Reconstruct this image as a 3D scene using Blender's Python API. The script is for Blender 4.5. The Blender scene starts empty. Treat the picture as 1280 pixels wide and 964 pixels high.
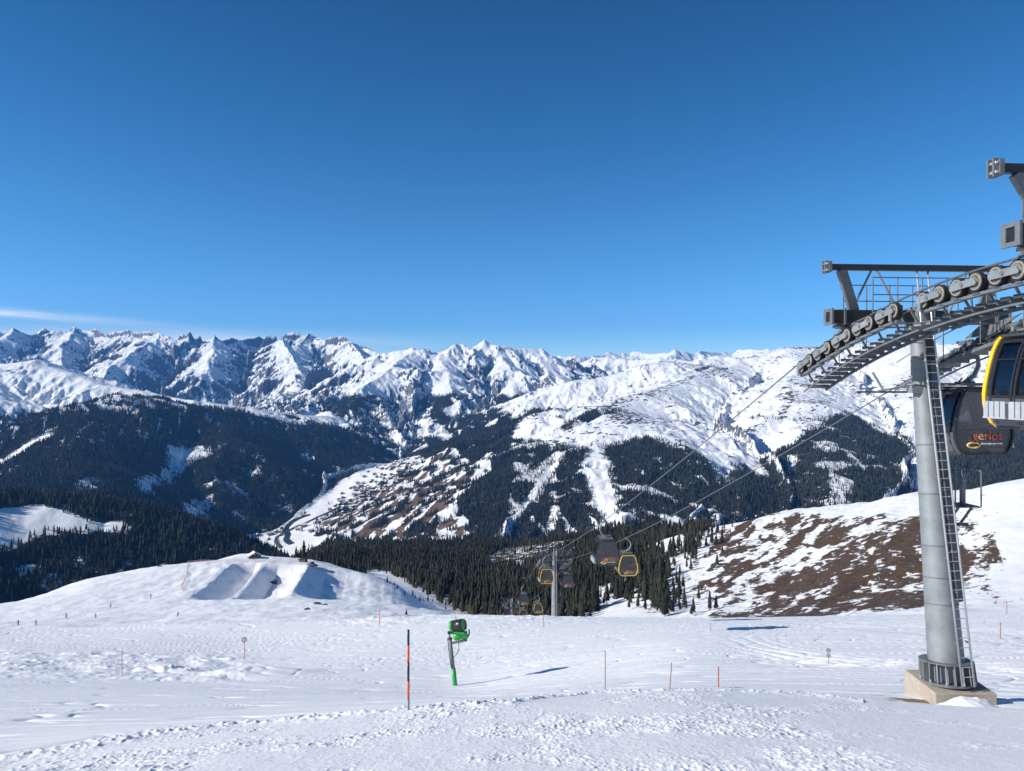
import bpy, bmesh, math, random
import numpy as np
from mathutils import Vector, Matrix
random.seed(11)
rng = np.random.default_rng(7)
scene = bpy.context.scene
COL = scene.collection
F = 890.0            # focal length of the photograph, in its own pixels
R = math.radians
f32 = np.float32

# ------------------------------------------------------------------ numpy noise
def _hash(ix, iy, seed):
    h = (ix.astype(np.uint32) * np.uint32(374761393) + iy.astype(np.uint32) * np.uint32(668265263)
         + np.uint32((seed * 2246822519) & 0xffffffff))
    h = (h ^ (h >> np.uint32(13))) * np.uint32(1274126177)
    h = h ^ (h >> np.uint32(16))
    return (h & np.uint32(0xffff)).astype(f32) / f32(65535.0)

def perlin(x, y, seed=0):
    x = np.asarray(x, f32); y = np.asarray(y, f32)
    fx = np.floor(x); fy = np.floor(y)
    ix = fx.astype(np.int32); iy = fy.astype(np.int32)
    tx = x - fx; ty = y - fy
    u = tx * tx * tx * (tx * (tx * 6 - 15) + 10)
    v = ty * ty * ty * (ty * (ty * 6 - 15) + 10)
    def g(dx, dy):
        a = _hash(ix + dx, iy + dy, seed) * f32(6.2831853)
        return np.cos(a) * (tx - dx) + np.sin(a) * (ty - dy)
    a = g(0, 0); b = g(1, 0); c = g(0, 1); d = g(1, 1)
    return ((a + (b - a) * u) * (1 - v) + (c + (d - c) * u) * v) * f32(1.5)

def fbm(x, y, oct=4, seed=0, gain=.5, lac=2.03):
    s = 0; a = 1.0; f = 1.0; t = 0
    for o in range(oct):
        s = s + perlin(x * f, y * f, seed + o * 17) * f32(a); t += a
        a *= gain; f *= lac
    return s / t

def ridged(x, y, oct=4, seed=0, gain=.5):
    s = 0; a = 1.0; f = 1.0; t = 0
    for o in range(oct):
        s = s + (1 - np.abs(perlin(x * f, y * f, seed + o * 31)) * 1.6) * f32(a); t += a
        a *= gain; f *= 2.07
    return s / t

def sstep(a, b, x):
    t = np.clip((x - a) / (b - a), 0, 1)
    return t * t * (3 - 2 * t)

def erosion(x, y, gx, gy, cell, oct=4, seed=3):
    """Branching gullies that run down the local slope (gx, gy)."""
    h = np.zeros_like(x, f32); dxa = np.zeros_like(x); dya = np.zeros_like(x)
    amp = 1.0; fr = 1.0 / cell
    for o in range(oct):
        px = x * f32(fr); py = y * f32(fr)
        fx = np.floor(px); fy = np.floor(py); tx = px - fx; ty = py - fy
        ix = fx.astype(np.int32); iy = fy.astype(np.int32)
        # direction across the slope (perpendicular to the gradient)
        sx = gy + dya * 1.0; sy = -(gx + dxa * 1.0)
        n = np.sqrt(sx * sx + sy * sy) + 1e-6
        k = np.minimum(n * 2.2, 1.0) / n
        sx = sx * k; sy = sy * k
        va = np.zeros_like(x); vdx = np.zeros_like(x); vdy = np.zeros_like(x); wt = np.zeros_like(x)
        for i in (-1, 0, 1):
            for j in (-1, 0, 1):
                hx = _hash(ix + i, iy + j, seed + o * 7); hy = _hash(ix + i, iy + j, seed + 101 + o * 7)
                qx = tx - i - hx * .9; qy = ty - j - hy * .9
                w = np.exp(-(qx * qx + qy * qy) * 2.2)
                m = (qx * sx + qy * sy) * f32(6.2831853)
                va += np.cos(m) * w
                sn = np.sin(m) * w
                vdx -= sn * sx; vdy -= sn * sy; wt += w
        va /= wt; vdx /= wt; vdy /= wt
        h += va * f32(amp)
        dxa += vdx * f32(amp * .9); dya += vdy * f32(amp * .9)
        amp *= .48; fr *= 2.1
    return h

# ------------------------------------------------------------------ near and middle relief: heights along lines of sight of a survey
NEAR_D = [4, 7, 9, 13, 16, 22, 30, 45, 60, 75, 85]
NEAR = {   # azimuth column: depression (as image row) at the distances above
    0:    [1235, 1052, 1000, 958, 928, 900, 878, 848, 820, 800, 790],
    300:  [1220, 1040, 978, 926, 908, 890, 874, 854, 824, 799, 782],
    573:  [1215, 1030, 966, 905, 881, 876, 869, 857, 816, 783, 771],
    850:  [1215, 1026, 960, 895, 872, 861, 848, 816, 792, 777, 771],
    1100: [1215, 1026, 960, 908, 888, 868, 848, 812, 788, 774, 768],
    1280: [1215, 1026, 962, 912, 892, 876, 850, 808, 783, 770, 764],
}
MID = {    # azimuth column: (distance, image row) of the ground farther out
    -300: [(105, 815), (180, 820), (250, 800), (330, 792), (450, 830), (900, 860), (1600, 850)],
    0:    [(105, 803), (150, 800), (180, 793), (250, 778), (350, 755), (450, 790), (800, 830), (1300, 800), (1900, 760)],
    100:  [(105, 801), (150, 798), (180, 790), (250, 774), (320, 748), (400, 722), (500, 760), (800, 830), (1300, 800), (1900, 760)],
    200:  [(105, 797), (150, 794), (180, 788), (250, 771), (340, 737), (430, 705), (540, 745), (800, 820), (1300, 800), (1900, 760)],
    300:  [(100, 791), (150, 790), (180, 784), (250, 768), (350, 735), (480, 694), (580, 722), (800, 770), (1300, 760), (1900, 740)],
    400:  [(98, 785), (150, 785), (180, 780), (250, 765), (345, 735), (470, 700), (560, 705), (800, 716), (1200, 693), (1500, 686), (1900, 712)],
    490:  [(95, 779), (150, 784), (180, 780), (250, 767), (350, 743), (420, 722), (520, 742), (700, 728), (1000, 702), (1500, 685), (1900, 700)],
    575:  [(95, 777), (150, 788), (180, 786), (240, 777), (300, 768), (390, 792), (560, 770), (800, 730), (1200, 695), (1600, 684), (2000, 705)],
    640:  [(95, 778), (130, 800), (180, 800), (300, 812), (420, 800), (560, 765), (800, 728), (1100, 700), (1500, 682), (1900, 700)],
    700:  [(95, 778), (120, 795), (180, 805), (300, 812), (400, 792), (500, 766), (650, 738), (1000, 700), (1250, 679), (1500, 690), (1900, 700)],
    760:  [(95, 778), (120, 792), (180, 805), (300, 800), (380, 782), (440, 768), (560, 735), (750, 704), (1000, 676), (1250, 664), (1600, 690), (1900, 700)],
    850:  [(95, 778), (130, 790), (200, 792), (300, 782), (380, 770), (450, 742), (560, 704), (700, 667), (850, 676), (1150, 662), (1500, 690), (1900, 700)],
    1000: [(95, 776), (130, 784), (200, 784), (280, 774), (330, 765), (390, 738), (480, 695), (580, 658), (660, 635), (800, 665), (1200, 720), (1900, 740)],
    1140: [(95, 773), (130, 778), (200, 775), (270, 765), (310, 748), (370, 718), (450, 668), (520, 638), (600, 617), (760, 650), (1200, 720), (1900, 740)],
    1280: [(95, 768), (130, 772), (200, 766), (260, 757), (340, 706), (420, 648), (520, 597), (700, 640), (1200, 700), (1900, 740)],
    1500: [(95, 758), (130, 762), (200, 750), (260, 738), (340, 680), (420, 620), (520, 570), (700, 600), (1200, 690), (1900, 740)],
}
LD = np.arange(math.log(3.0), math.log(2600.0), .012)
PXG = np.arange(-700, 2200, 10.0)
def _build_table():
    nk = sorted(NEAR); nv = np.array([NEAR[k] for k in nk], float)
    cols = sorted(MID)
    T = np.zeros((len(cols), len(LD)))
    for i, c in enumerate(cols):
        rows = [np.interp(c, nk, nv[:, j]) for j in range(len(NEAR_D))]
        D = NEAR_D + [d for d, _ in MID[c]]; P = rows + [p for _, p in MID[c]]
        D = np.array(D, float); z = -(np.array(P, float) - 482) / F * D
        # monotone-ish cubic in log distance
        u = np.log(D); m = np.gradient(z, u)
        k = np.clip(np.searchsorted(u, LD) - 1, 0, len(u) - 2)
        h = u[k + 1] - u[k]; t = np.clip((LD - u[k]) / h, 0, 1.0)
        dl = np.diff(z) / np.diff(u)
        mm = np.zeros_like(z); mm[0] = dl[0]; mm[-1] = dl[-1]
        for q in range(1, len(z) - 1):
            a, b = dl[q - 1], dl[q]
            mm[q] = 0 if a * b <= 0 else 2 * a * b / (a + b)
        m = .6 * mm + .4 * np.gradient(z, u)
        v = ((2*t**3-3*t**2+1)*z[k] + (t**3-2*t**2+t)*h*m[k] + (-2*t**3+3*t**2)*z[k+1] + (t**3-t**2)*h*m[k+1])
        beyond = LD > u[-1]
        v[beyond] = z[-1] - (np.exp(LD[beyond]) - D[-1]) * .45
        near = LD < u[0]
        v[near] = -1.65 + (z[0] + 1.65) * np.exp(LD[near]) / D[0]
        T[i] = v
    G = np.zeros((len(PXG), len(LD)))
    for j in range(len(LD)):
        G[:, j] = np.interp(PXG, cols, T[:, j])
    ker = np.exp(-.5 * (np.arange(-9, 10) / 2.6) ** 2); ker /= ker.sum()
    Gp = np.pad(G, ((9, 9), (0, 0)), mode='edge')
    G = sum(ker[q] * Gp[q:q + len(PXG)] for q in range(19))
    k2 = np.array([.12, .22, .32, .22, .12]); Gp = np.pad(G, ((0, 0), (2, 2)), mode='edge')
    G = sum(k2[q] * Gp[:, q:q + len(LD)] for q in range(5))
    return G.astype(f32)
TAB = _build_table()

def table(x, y):
    """Survey relief in world metres; the eye is the origin."""
    yy = np.maximum(y, 3.0)
    px = 640 + F * x / yy
    u = np.clip((px - PXG[0]) / 10.0, 0, len(PXG) - 1.001); v = np.clip((np.log(yy) - LD[0]) / .012, 0, len(LD) - 1.001)
    i = u.astype(np.int32); j = v.astype(np.int32); a = (u - i).astype(f32); b = (v - j).astype(f32)
    z = (TAB[i, j]*(1-a)*(1-b) + TAB[i+1, j]*a*(1-b) + TAB[i, j+1]*(1-a)*b + TAB[i+1, j+1]*a*b)
    lo = np.exp(LD[-1])
    z = z - np.maximum(yy - lo, 0) * .45
    return np.where(y < 3.0, -1.65 - .36 * np.minimum(y, 3.0) + (z + 1.65 + 1.08) * np.clip(y / 3, 0, 1), z)

# ------------------------------------------------------------------ mountains: crest lines
def P(px, py, D): return ((px - 640) / F * D, D, -(py - 482) / F * D)
RIDGES = []     # name id, slope, concavity length, points
def jagged(sk, amp, seed, step=5.0):
    """a skyline with the small teeth between its surveyed points"""
    rr = random.Random(seed); out = []
    for (a, b), (c, d) in zip(sk, sk[1:]):
        n = max(1, int((c - a) / step))
        for k in range(n):
            t = k / n; out.append((a + (c - a) * t, b + (d - b) * t + (rr.uniform(-1, 1) * amp if k else 0)))
    return out + [sk[-1]]
def ridge(k, s, L, pts): RIDGES.append((k, s, L, [P(*p) for p in pts]))
# 1 dark near hill on the left
ridge(1, .62, 3500, [(-420, 606, 1500), (-150, 616, 1600), (0, 622, 1750), (80, 625, 1800), (140, 634, 1820), (200, 654, 1800), (260, 683, 1750), (300, 710, 1700)])
# 2 forested mound on the left
ridge(2, .60, 3200, [(-330, 560, 3500), (-60, 585, 3600), (40, 552, 3900), (110, 507, 4200), (150, 496, 4400), (200, 500, 4600), (250, 511, 4800), (330, 521, 5100), (395, 531, 5400), (440, 549, 5700), (495, 566, 6200), (530, 590, 6600)])
ridge(2, .60, 3200, [(250, 511, 4800), (275, 550, 4200), (282, 590, 3900)])
ridge(2, .60, 3200, [(395, 531, 5400), (400, 565, 4900), (395, 600, 4500)])
ridge(2, .60, 3200, [(110, 507, 4200), (90, 560, 3500), (80, 600, 3000)])
# 3 white ridge behind it
ridge(3, .42, 2600, [(-420, 430, 7000), (-120, 448, 6900), (0, 458, 6600), (45, 453, 6600), (85, 468, 6300), (130, 484, 6000), (180, 492, 5800), (240, 503, 5600), (320, 512, 5700), (400, 523, 6000), (450, 540, 6300)])
ridge(3, .42, 2600, [(0, 458, 6600), (-30, 500, 5200), (-60, 560, 4300)])
# 4 high range on the left
sky = [(-460, 418), (-300, 425), (-160, 416), (-60, 422), (0, 417), (20, 415), (40, 421), (77, 421), (92, 414), (110, 419), (118, 416), (134, 422), (150, 421), (165, 417), (175, 421), (199, 419), (215, 423), (228, 426), (240, 423), (252, 429), (268, 424), (285, 430), (300, 429), (325, 427), (337, 431), (354, 424), (378, 423), (386, 421), (406, 428), (433, 427), (447, 435), (467, 441), (488, 448), (500, 455)]
ridge(4, .74, 3600, [(a, b, 12500 + 900 * math.sin(a * .021) + (a > 400) * -800) for a, b in sky])
for q, (a, b, dd) in enumerate(((20, 415, 12600), (92, 414, 13000), (199, 419, 12000), (268, 424, 12000), (354, 424, 12300), (386, 421, 12800), (440, 430, 11800))):
    sh = (-60, -20, -70, -8, 22, -30, 30)[q]; ln = (.8, .9, 1.25, .7, 1.3, .8, 1.15)[q]
    ridge(4, .72, 3000, [(a, b, dd), (a + sh * .35, b + 14 * ln, dd * (1 - .09 * ln)), (a + sh * .9, b + 32 * ln, dd * (1 - .17 * ln)), (a + sh * 1.1, b + 60 * ln, dd * (1 - .25 * ln))])
# 5 central massif
sky = [(470, 452), (495, 448), (513, 439), (522, 446), (534, 447), (548, 441), (569, 435), (579, 440), (590, 435), (604, 430), (617, 434), (637, 437), (654, 440), (666, 443), (679, 441), (691, 449), (712, 461), (728, 475), (745, 492)]
ridge(5, .5, 3000, [(a, b, 9400 + 4 * (a - 600)) for a, b in sky])
ridge(5, .46, 2600, [(513, 439, 9000), (490, 462, 8000), (455, 486, 7100), (430, 510, 6500)])
ridge(5, .46, 2600, [(548, 441, 9200), (562, 470, 7900), (560, 495, 7100), (545, 525, 6400), (530, 560, 6000)])
ridge(5, .46, 2600, [(617, 434, 9500), (640, 465, 8300), (640, 490, 7600), (618, 520, 6900), (590, 545, 6400)])
ridge(5, .46, 2600, [(679, 441, 9700), (702, 478, 8600), (690, 505, 7900)])
# 6 mountain on the right: crest, shoulder with the run, spurs
ridge(6, .42, 2200, [(455, 622, 5000), (520, 588, 5400), (590, 546, 5800), (660, 511, 6000), (700, 493, 6200), (738, 475, 6400), (790, 466, 6500), (832, 454, 6600), (880, 459, 6800), (930, 450, 7000), (965, 446, 7000), (1000, 437, 7000), (1050, 435, 6900), (1100, 429, 6800), (1140, 428, 6500), (1190, 433, 6200), (1240, 430, 6000), (1300, 436, 5700), (1420, 420, 5500), (1700, 400, 5200)])
ridge(6, .40, 2600, [(900, 462, 6300), (850, 480, 5500), (800, 496, 4900), (760, 511, 4500), (722, 528, 4200), (700, 553, 3800), (660, 600, 3200), (615, 660, 2700)])
ridge(6, .32, 2200, [(760, 511, 4500), (800, 530, 3900), (840, 560, 3400), (800, 610, 2900)])
ridge(6, .42, 2200, [(1000, 437, 7000), (1005, 462, 5800), (1000, 482, 5000), (1005, 505, 4400), (1020, 535, 3800), (1045, 580, 3200), (1060, 630, 2700)])
ridge(6, .42, 2200, [(930, 450, 7000), (915, 478, 5900), (925, 500, 5200), (938, 525, 4600)])
ridge(6, .42, 2200, [(1140, 428, 6500), (1150, 480, 5000), (1160, 530, 4000), (1180, 590, 3200)])
ridge(6, .42, 2200, [(1300, 436, 5700), (1290, 490, 4300), (1280, 545, 3300), (1300, 600, 2500)])
# 7 farthest chain
sky = [(560, 452), (640, 455), (700, 449), (715, 451), (740, 449), (762, 445), (780, 449), (800, 446), (820, 448), (842, 443), (855, 446), (872, 443), (900, 447), (930, 442), (960, 441), (985, 438), (1005, 440), (1060, 436), (1140, 440), (1300, 432)]
sky = [(a, b - .2 * (b - 446)) for a, b in sky]
ridge(7, .42, 3000, [(a, b, 16500 + 500 * math.sin(a * .05)) for a, b in jagged(sky[2:], 1.3, 5, 7)])
ridge(7, .5, 3000, [(a, b, 13600 - 8.2 * (a - 700)) for a, b in jagged([(690, 463), (730, 455), (760, 453), (790, 457), (820, 454), (850, 456), (880, 450), (910, 453), (940, 449), (990, 446), (1060, 441)], 1.2, 9, 8)])

ROUND = [0, 150, 170, 130, 45, 70, 190, 90]
def mountains(x, y):
    """Highest of all crests; returns height, dominating id, distance from that crest."""
    best = np.full(x.shape, -1200, f32); who = np.zeros(x.shape, np.int8); dist = np.full(x.shape, 3000, f32)
    for k, s, L, pts in RIDGES:
        for (ax, ay, az), (bx, by, bz) in zip(pts, pts[1:]):
            vx, vy = bx - ax, by - ay; l2 = vx * vx + vy * vy
            t = np.clip(((x - ax) * f32(vx) + (y - ay) * f32(vy)) / f32(l2), 0, 1)
            d = np.hypot(x - (ax + t * f32(vx)), y - (ay + t * f32(vy)))
            rd = f32(ROUND[k]); dd = np.sqrt(d * d + rd * rd) - rd
            z = (az + t * f32(bz - az)) - f32(s * L / .75) * ((1 + dd / f32(L)) ** f32(.75) - 1)
            m = z > best
            best = np.where(m, z, best); who[m] = k; dist = np.where(m, d, dist)
    return best, who, dist

def smax(a, b, k):
    h = np.clip(.5 + .5 * (a - b) / k, 0, 1)
    return b + (a - b) * h + k * h * (1 - h)

def valley(x, y):
    return -722 + 14 * perlin(x / 900, y / 900, 5) + np.maximum(y - 5200, 0) * .035 + 0 * x

def base(x, y):
    """Relief without the fine erosion, and which landform each point belongs to (0 = the near and middle ground, 8 = valley floor)."""
    x = np.asarray(x, f32); y = np.asarray(y, f32)
    t = table(x, y).astype(f32)
    z = t.copy(); who = np.zeros(x.shape, np.int8); dist = np.zeros(x.shape, f32)
    far = np.hypot(x, y) > 850
    if far.any():
        xf, yf = x[far], y[far]
        m, w, d = mountains(xf, yf)
        wob = 0
        v = valley(xf, yf)
        mm = smax(m, v, 45.0)
        w = np.where(v > m, 8, w).astype(np.int8)
        blend = sstep(850, 1100, np.hypot(xf, yf))
        mm = t[far] * (1 - blend) + mm * blend
        zz = smax(t[far], mm, 12.0) * blend + t[far] * (1 - blend)
        w = np.where(t[far] >= mm, 0, w).astype(np.int8)
        z[far] = zz; who[far] = w; dist[far] = d
    return z, who, dist

def hits(pts, dmin, dmax):
    """Where lines of sight meet the ground: used to lay out what was surveyed from the view point."""
    a = np.array(pts, float); D = np.exp(np.arange(math.log(dmin), math.log(dmax), .006))
    X = ((a[:, 0] - 640) / F)[:, None] * D[None]; Y = np.broadcast_to(D[None], X.shape)
    zr = -((a[:, 1] - 482) / F)[:, None] * D[None]
    z = base(X, Y)[0]
    below = zr <= z
    out = []
    for i in range(len(a)):
        w = np.nonzero(below[i])[0]
        if len(w): j = w[0]
        else: j = int(np.argmin(zr[i] - z[i]))
        out.append((X[i, j], D[j], z[i, j]))
    return out

def ground_hit(px, py, dmin=5, dmax=2500):
    return hits([(px, py)], dmin, dmax)[0]

def in_poly(x, y, poly):
    c = np.zeros(x.shape, bool); n = len(poly)
    for i in range(n):
        x0, y0 = poly[i][:2]; x1, y1 = poly[(i + 1) % n][:2]
        if y0 == y1: continue
        m = (y0 > y) != (y1 > y)
        c ^= m & (x < (x1 - x0) * (y - y0) / (y1 - y0) + x0)
    return c

# ------------------------------------------------------------------ mesh helpers
def grid_object(name, X, Y, Z, mat, attrs=None, cut=None, offset=0):
    """A sheet of terrain from (rows, cols) arrays; cut keeps only some of its faces."""
    nr, nc = X.shape
    idx = np.arange(nr * nc, dtype=np.int32).reshape(nr, nc)
    q = np.stack([idx[:-1, :-1], idx[:-1, 1:], idx[1:, 1:], idx[1:, :-1]], -1).reshape(-1, 4)
    if cut is not None:
        q = q[cut.reshape(-1)]
    used = np.zeros(nr * nc, bool); used[q.ravel()] = True
    remap = np.cumsum(used).astype(np.int32) - 1
    q = remap[q]
    co = np.stack([X.ravel()[used], Y.ravel()[used], Z.ravel()[used]], -1).astype(f32)
    me = bpy.data.meshes.new(name)
    me.vertices.add(len(co)); me.vertices.foreach_set('co', co.ravel())
    me.loops.add(len(q) * 4); me.loops.foreach_set('vertex_index', q.ravel())
    me.polygons.add(len(q)); me.polygons.foreach_set('loop_start', np.arange(0, len(q) * 4, 4, dtype=np.int32))
    me.polygons.foreach_set('use_smooth', np.ones(len(q), bool))
    me.update(calc_edges=True)
    for k, v in (attrs or {}).items():
        a = me.attributes.new(k, 'FLOAT', 'POINT'); a.data.foreach_set('value', v.ravel()[used].astype(f32))
    me.materials.append(mat)
    o = bpy.data.objects.new(name, me); COL.objects.link(o)
    return o

def grad_polar(Z, r, th):
    """World gradient of heights on a polar grid (rows r, cols th measured from +Y towards +X)."""
    zr = np.gradient(Z, axis=0) / np.gradient(r)[:, None]
    zt = np.gradient(Z, axis=1) / np.gradient(th)[None, :] / r[:, None]
    s, c = np.sin(th)[None], np.cos(th)[None]
    return (zr * s + zt * c).astype(f32), (zr * c - zt * s).astype(f32)

def angles(dense, inner, outer, step):
    a = np.arange(-inner, inner + 1e-9, dense)
    b = np.arange(inner + step, outer + 1e-9, step)
    return np.radians(np.concatenate([-b[::-1], a, b]))
# ------------------------------------------------------------------ materials
def new_mat(name):
    m = bpy.data.materials.new(name); m.use_nodes = True
    nt = m.node_tree; b = nt.nodes['Principled BSDF']
    return m, nt, b
def N(nt, t, **kw):
    n = nt.nodes.new(t)
    for k, v in kw.items():
        if k.startswith('i_'):
            key = k[2:]
            n.inputs[int(key) if key.isdigit() else key].default_value = v
        else: setattr(n, k, v)
    return n
def link(nt, a, b): nt.links.new(a, b)
def noise(nt, vec, scale, detail=6, rough=.6, dist=0):
    n = N(nt, 'ShaderNodeTexNoise'); n.inputs['Scale'].default_value = scale; n.inputs['Detail'].default_value = detail
    n.inputs['Roughness'].default_value = rough; n.inputs['Distortion'].default_value = dist
    link(nt, vec, n.inputs['Vector']); return n.outputs['Fac']
def math_(nt, op, a, b=None, c=None, clamp=False):
    n = N(nt, 'ShaderNodeMath', operation=op); n.use_clamp = clamp
    for i, v in enumerate((a, b, c)):
        if v is None: continue
        if isinstance(v, (int, float)): n.inputs[i].default_value = v
        else: link(nt, v, n.inputs[i])
    return n.outputs[0]
def mixc(nt, fac, a, b):
    n = N(nt, 'ShaderNodeMix', data_type='RGBA')
    for s, v in (('Factor', fac), ('A', a), ('B', b)):
        i = [q for q in n.inputs if q.name == s and (q.type == 'RGBA' or s == 'Factor')][0]
        if isinstance(v, (tuple, float, int)): i.default_value = v if not isinstance(v, tuple) else (*v, 1)
        else: link(nt, v, i)
    return [q for q in n.outputs if q.type == 'RGBA'][0]
def attr(nt, name):
    n = N(nt, 'ShaderNodeAttribute'); n.attribute_name = name; return n.outputs['Fac']
def mask_edge(nt, a, nz, amp, sharp):
    """soft attribute a broken up by noise nz"""
    s = math_(nt, 'MULTIPLY_ADD', math_(nt, 'SUBTRACT', nz, .5), amp, math_(nt, 'SUBTRACT', a, .5))
    return math_(nt, 'MULTIPLY_ADD', s, sharp, .5, clamp=True)

SNOW = (.90, .905, .915)
def terrain_mat(name, s_big, s_fine, bump_d, bump_s, grass_c1, grass_c2, rock_c1, rock_c2, forest_c, fine2=None):
    m, nt, b = new_mat(name)
    geo = N(nt, 'ShaderNodeNewGeometry'); pos = geo.outputs['Position']
    n1 = noise(nt, pos, s_big, 8, .62); n2 = noise(nt, pos, s_fine, 6, .65)
    nm = math_(nt, 'MULTIPLY_ADD', n2, .5, math_(nt, 'MULTIPLY', n1, .5))
    sn = mixc(nt, n1, tuple(c * .965 for c in SNOW), SNOW)
    g = mask_edge(nt, attr(nt, 'grass'), nm, 1.6, 9.0)
    rk = mask_edge(nt, attr(nt, 'rock'), nm, 1.5, 7.0)
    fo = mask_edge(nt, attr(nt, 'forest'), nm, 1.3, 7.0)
    gc = mixc(nt, math_(nt, 'MULTIPLY_ADD', math_(nt, 'SUBTRACT', n2, .5), 2.6, .5, clamp=True), grass_c1, grass_c2)
    rc = mixc(nt, math_(nt, 'MULTIPLY_ADD', math_(nt, 'SUBTRACT', n1, .5), 3.0, .5, clamp=True), rock_c1, rock_c2)
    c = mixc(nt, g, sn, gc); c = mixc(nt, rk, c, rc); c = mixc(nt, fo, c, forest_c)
    link(nt, c, b.inputs['Base Color'])
    b.inputs['Roughness'].default_value = .7
    b.inputs['Specular IOR Level'].default_value = .25
    bp = N(nt, 'ShaderNodeBump'); bp.inputs['Distance'].default_value = bump_d; bp.inputs['Strength'].default_value = bump_s
    h = nm
    if fine2:
        h = math_(nt, 'MULTIPLY_ADD', noise(nt, pos, fine2, 3, .6), .35, nm)
    link(nt, h, bp.inputs['Height']); link(nt, bp.outputs['Normal'], b.inputs['Normal'])
    return m
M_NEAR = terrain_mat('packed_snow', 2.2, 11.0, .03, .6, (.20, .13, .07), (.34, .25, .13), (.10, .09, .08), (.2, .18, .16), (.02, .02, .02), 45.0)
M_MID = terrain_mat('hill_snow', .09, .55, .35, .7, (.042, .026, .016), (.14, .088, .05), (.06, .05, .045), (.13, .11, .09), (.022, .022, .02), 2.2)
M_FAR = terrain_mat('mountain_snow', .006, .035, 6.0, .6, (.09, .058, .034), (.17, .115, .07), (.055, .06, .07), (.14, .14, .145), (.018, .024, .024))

def structure(o): o['kind'] = 'structure'; return o

# ------------------------------------------------------------------ near snow slope
_bx = [-300, 0, 100, 200, 300, 400, 480, 560, 640, 740, 860, 1000, 1090, 1160, 1280, 1500]
_by = [985, 951, 931, 915, 905, 896, 890, 882, 878, 867, 863, 866, 878, 884, 892, 905]
_dd = np.exp(np.linspace(math.log(7.0), math.log(24), 160))
_bd = []
for _p, _r in zip(_bx, _by):
    zz = table((_p - 640) / F * _dd, _dd); rows = 482 - zz / _dd * F
    w = np.nonzero(rows <= _r)[0]; _bd.append(_dd[w[0]] if len(w) else 20)
def berm_d(x, y): return np.interp(640 + F * x / np.maximum(y, 2.0), _bx, _bd).astype(f32)

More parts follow.
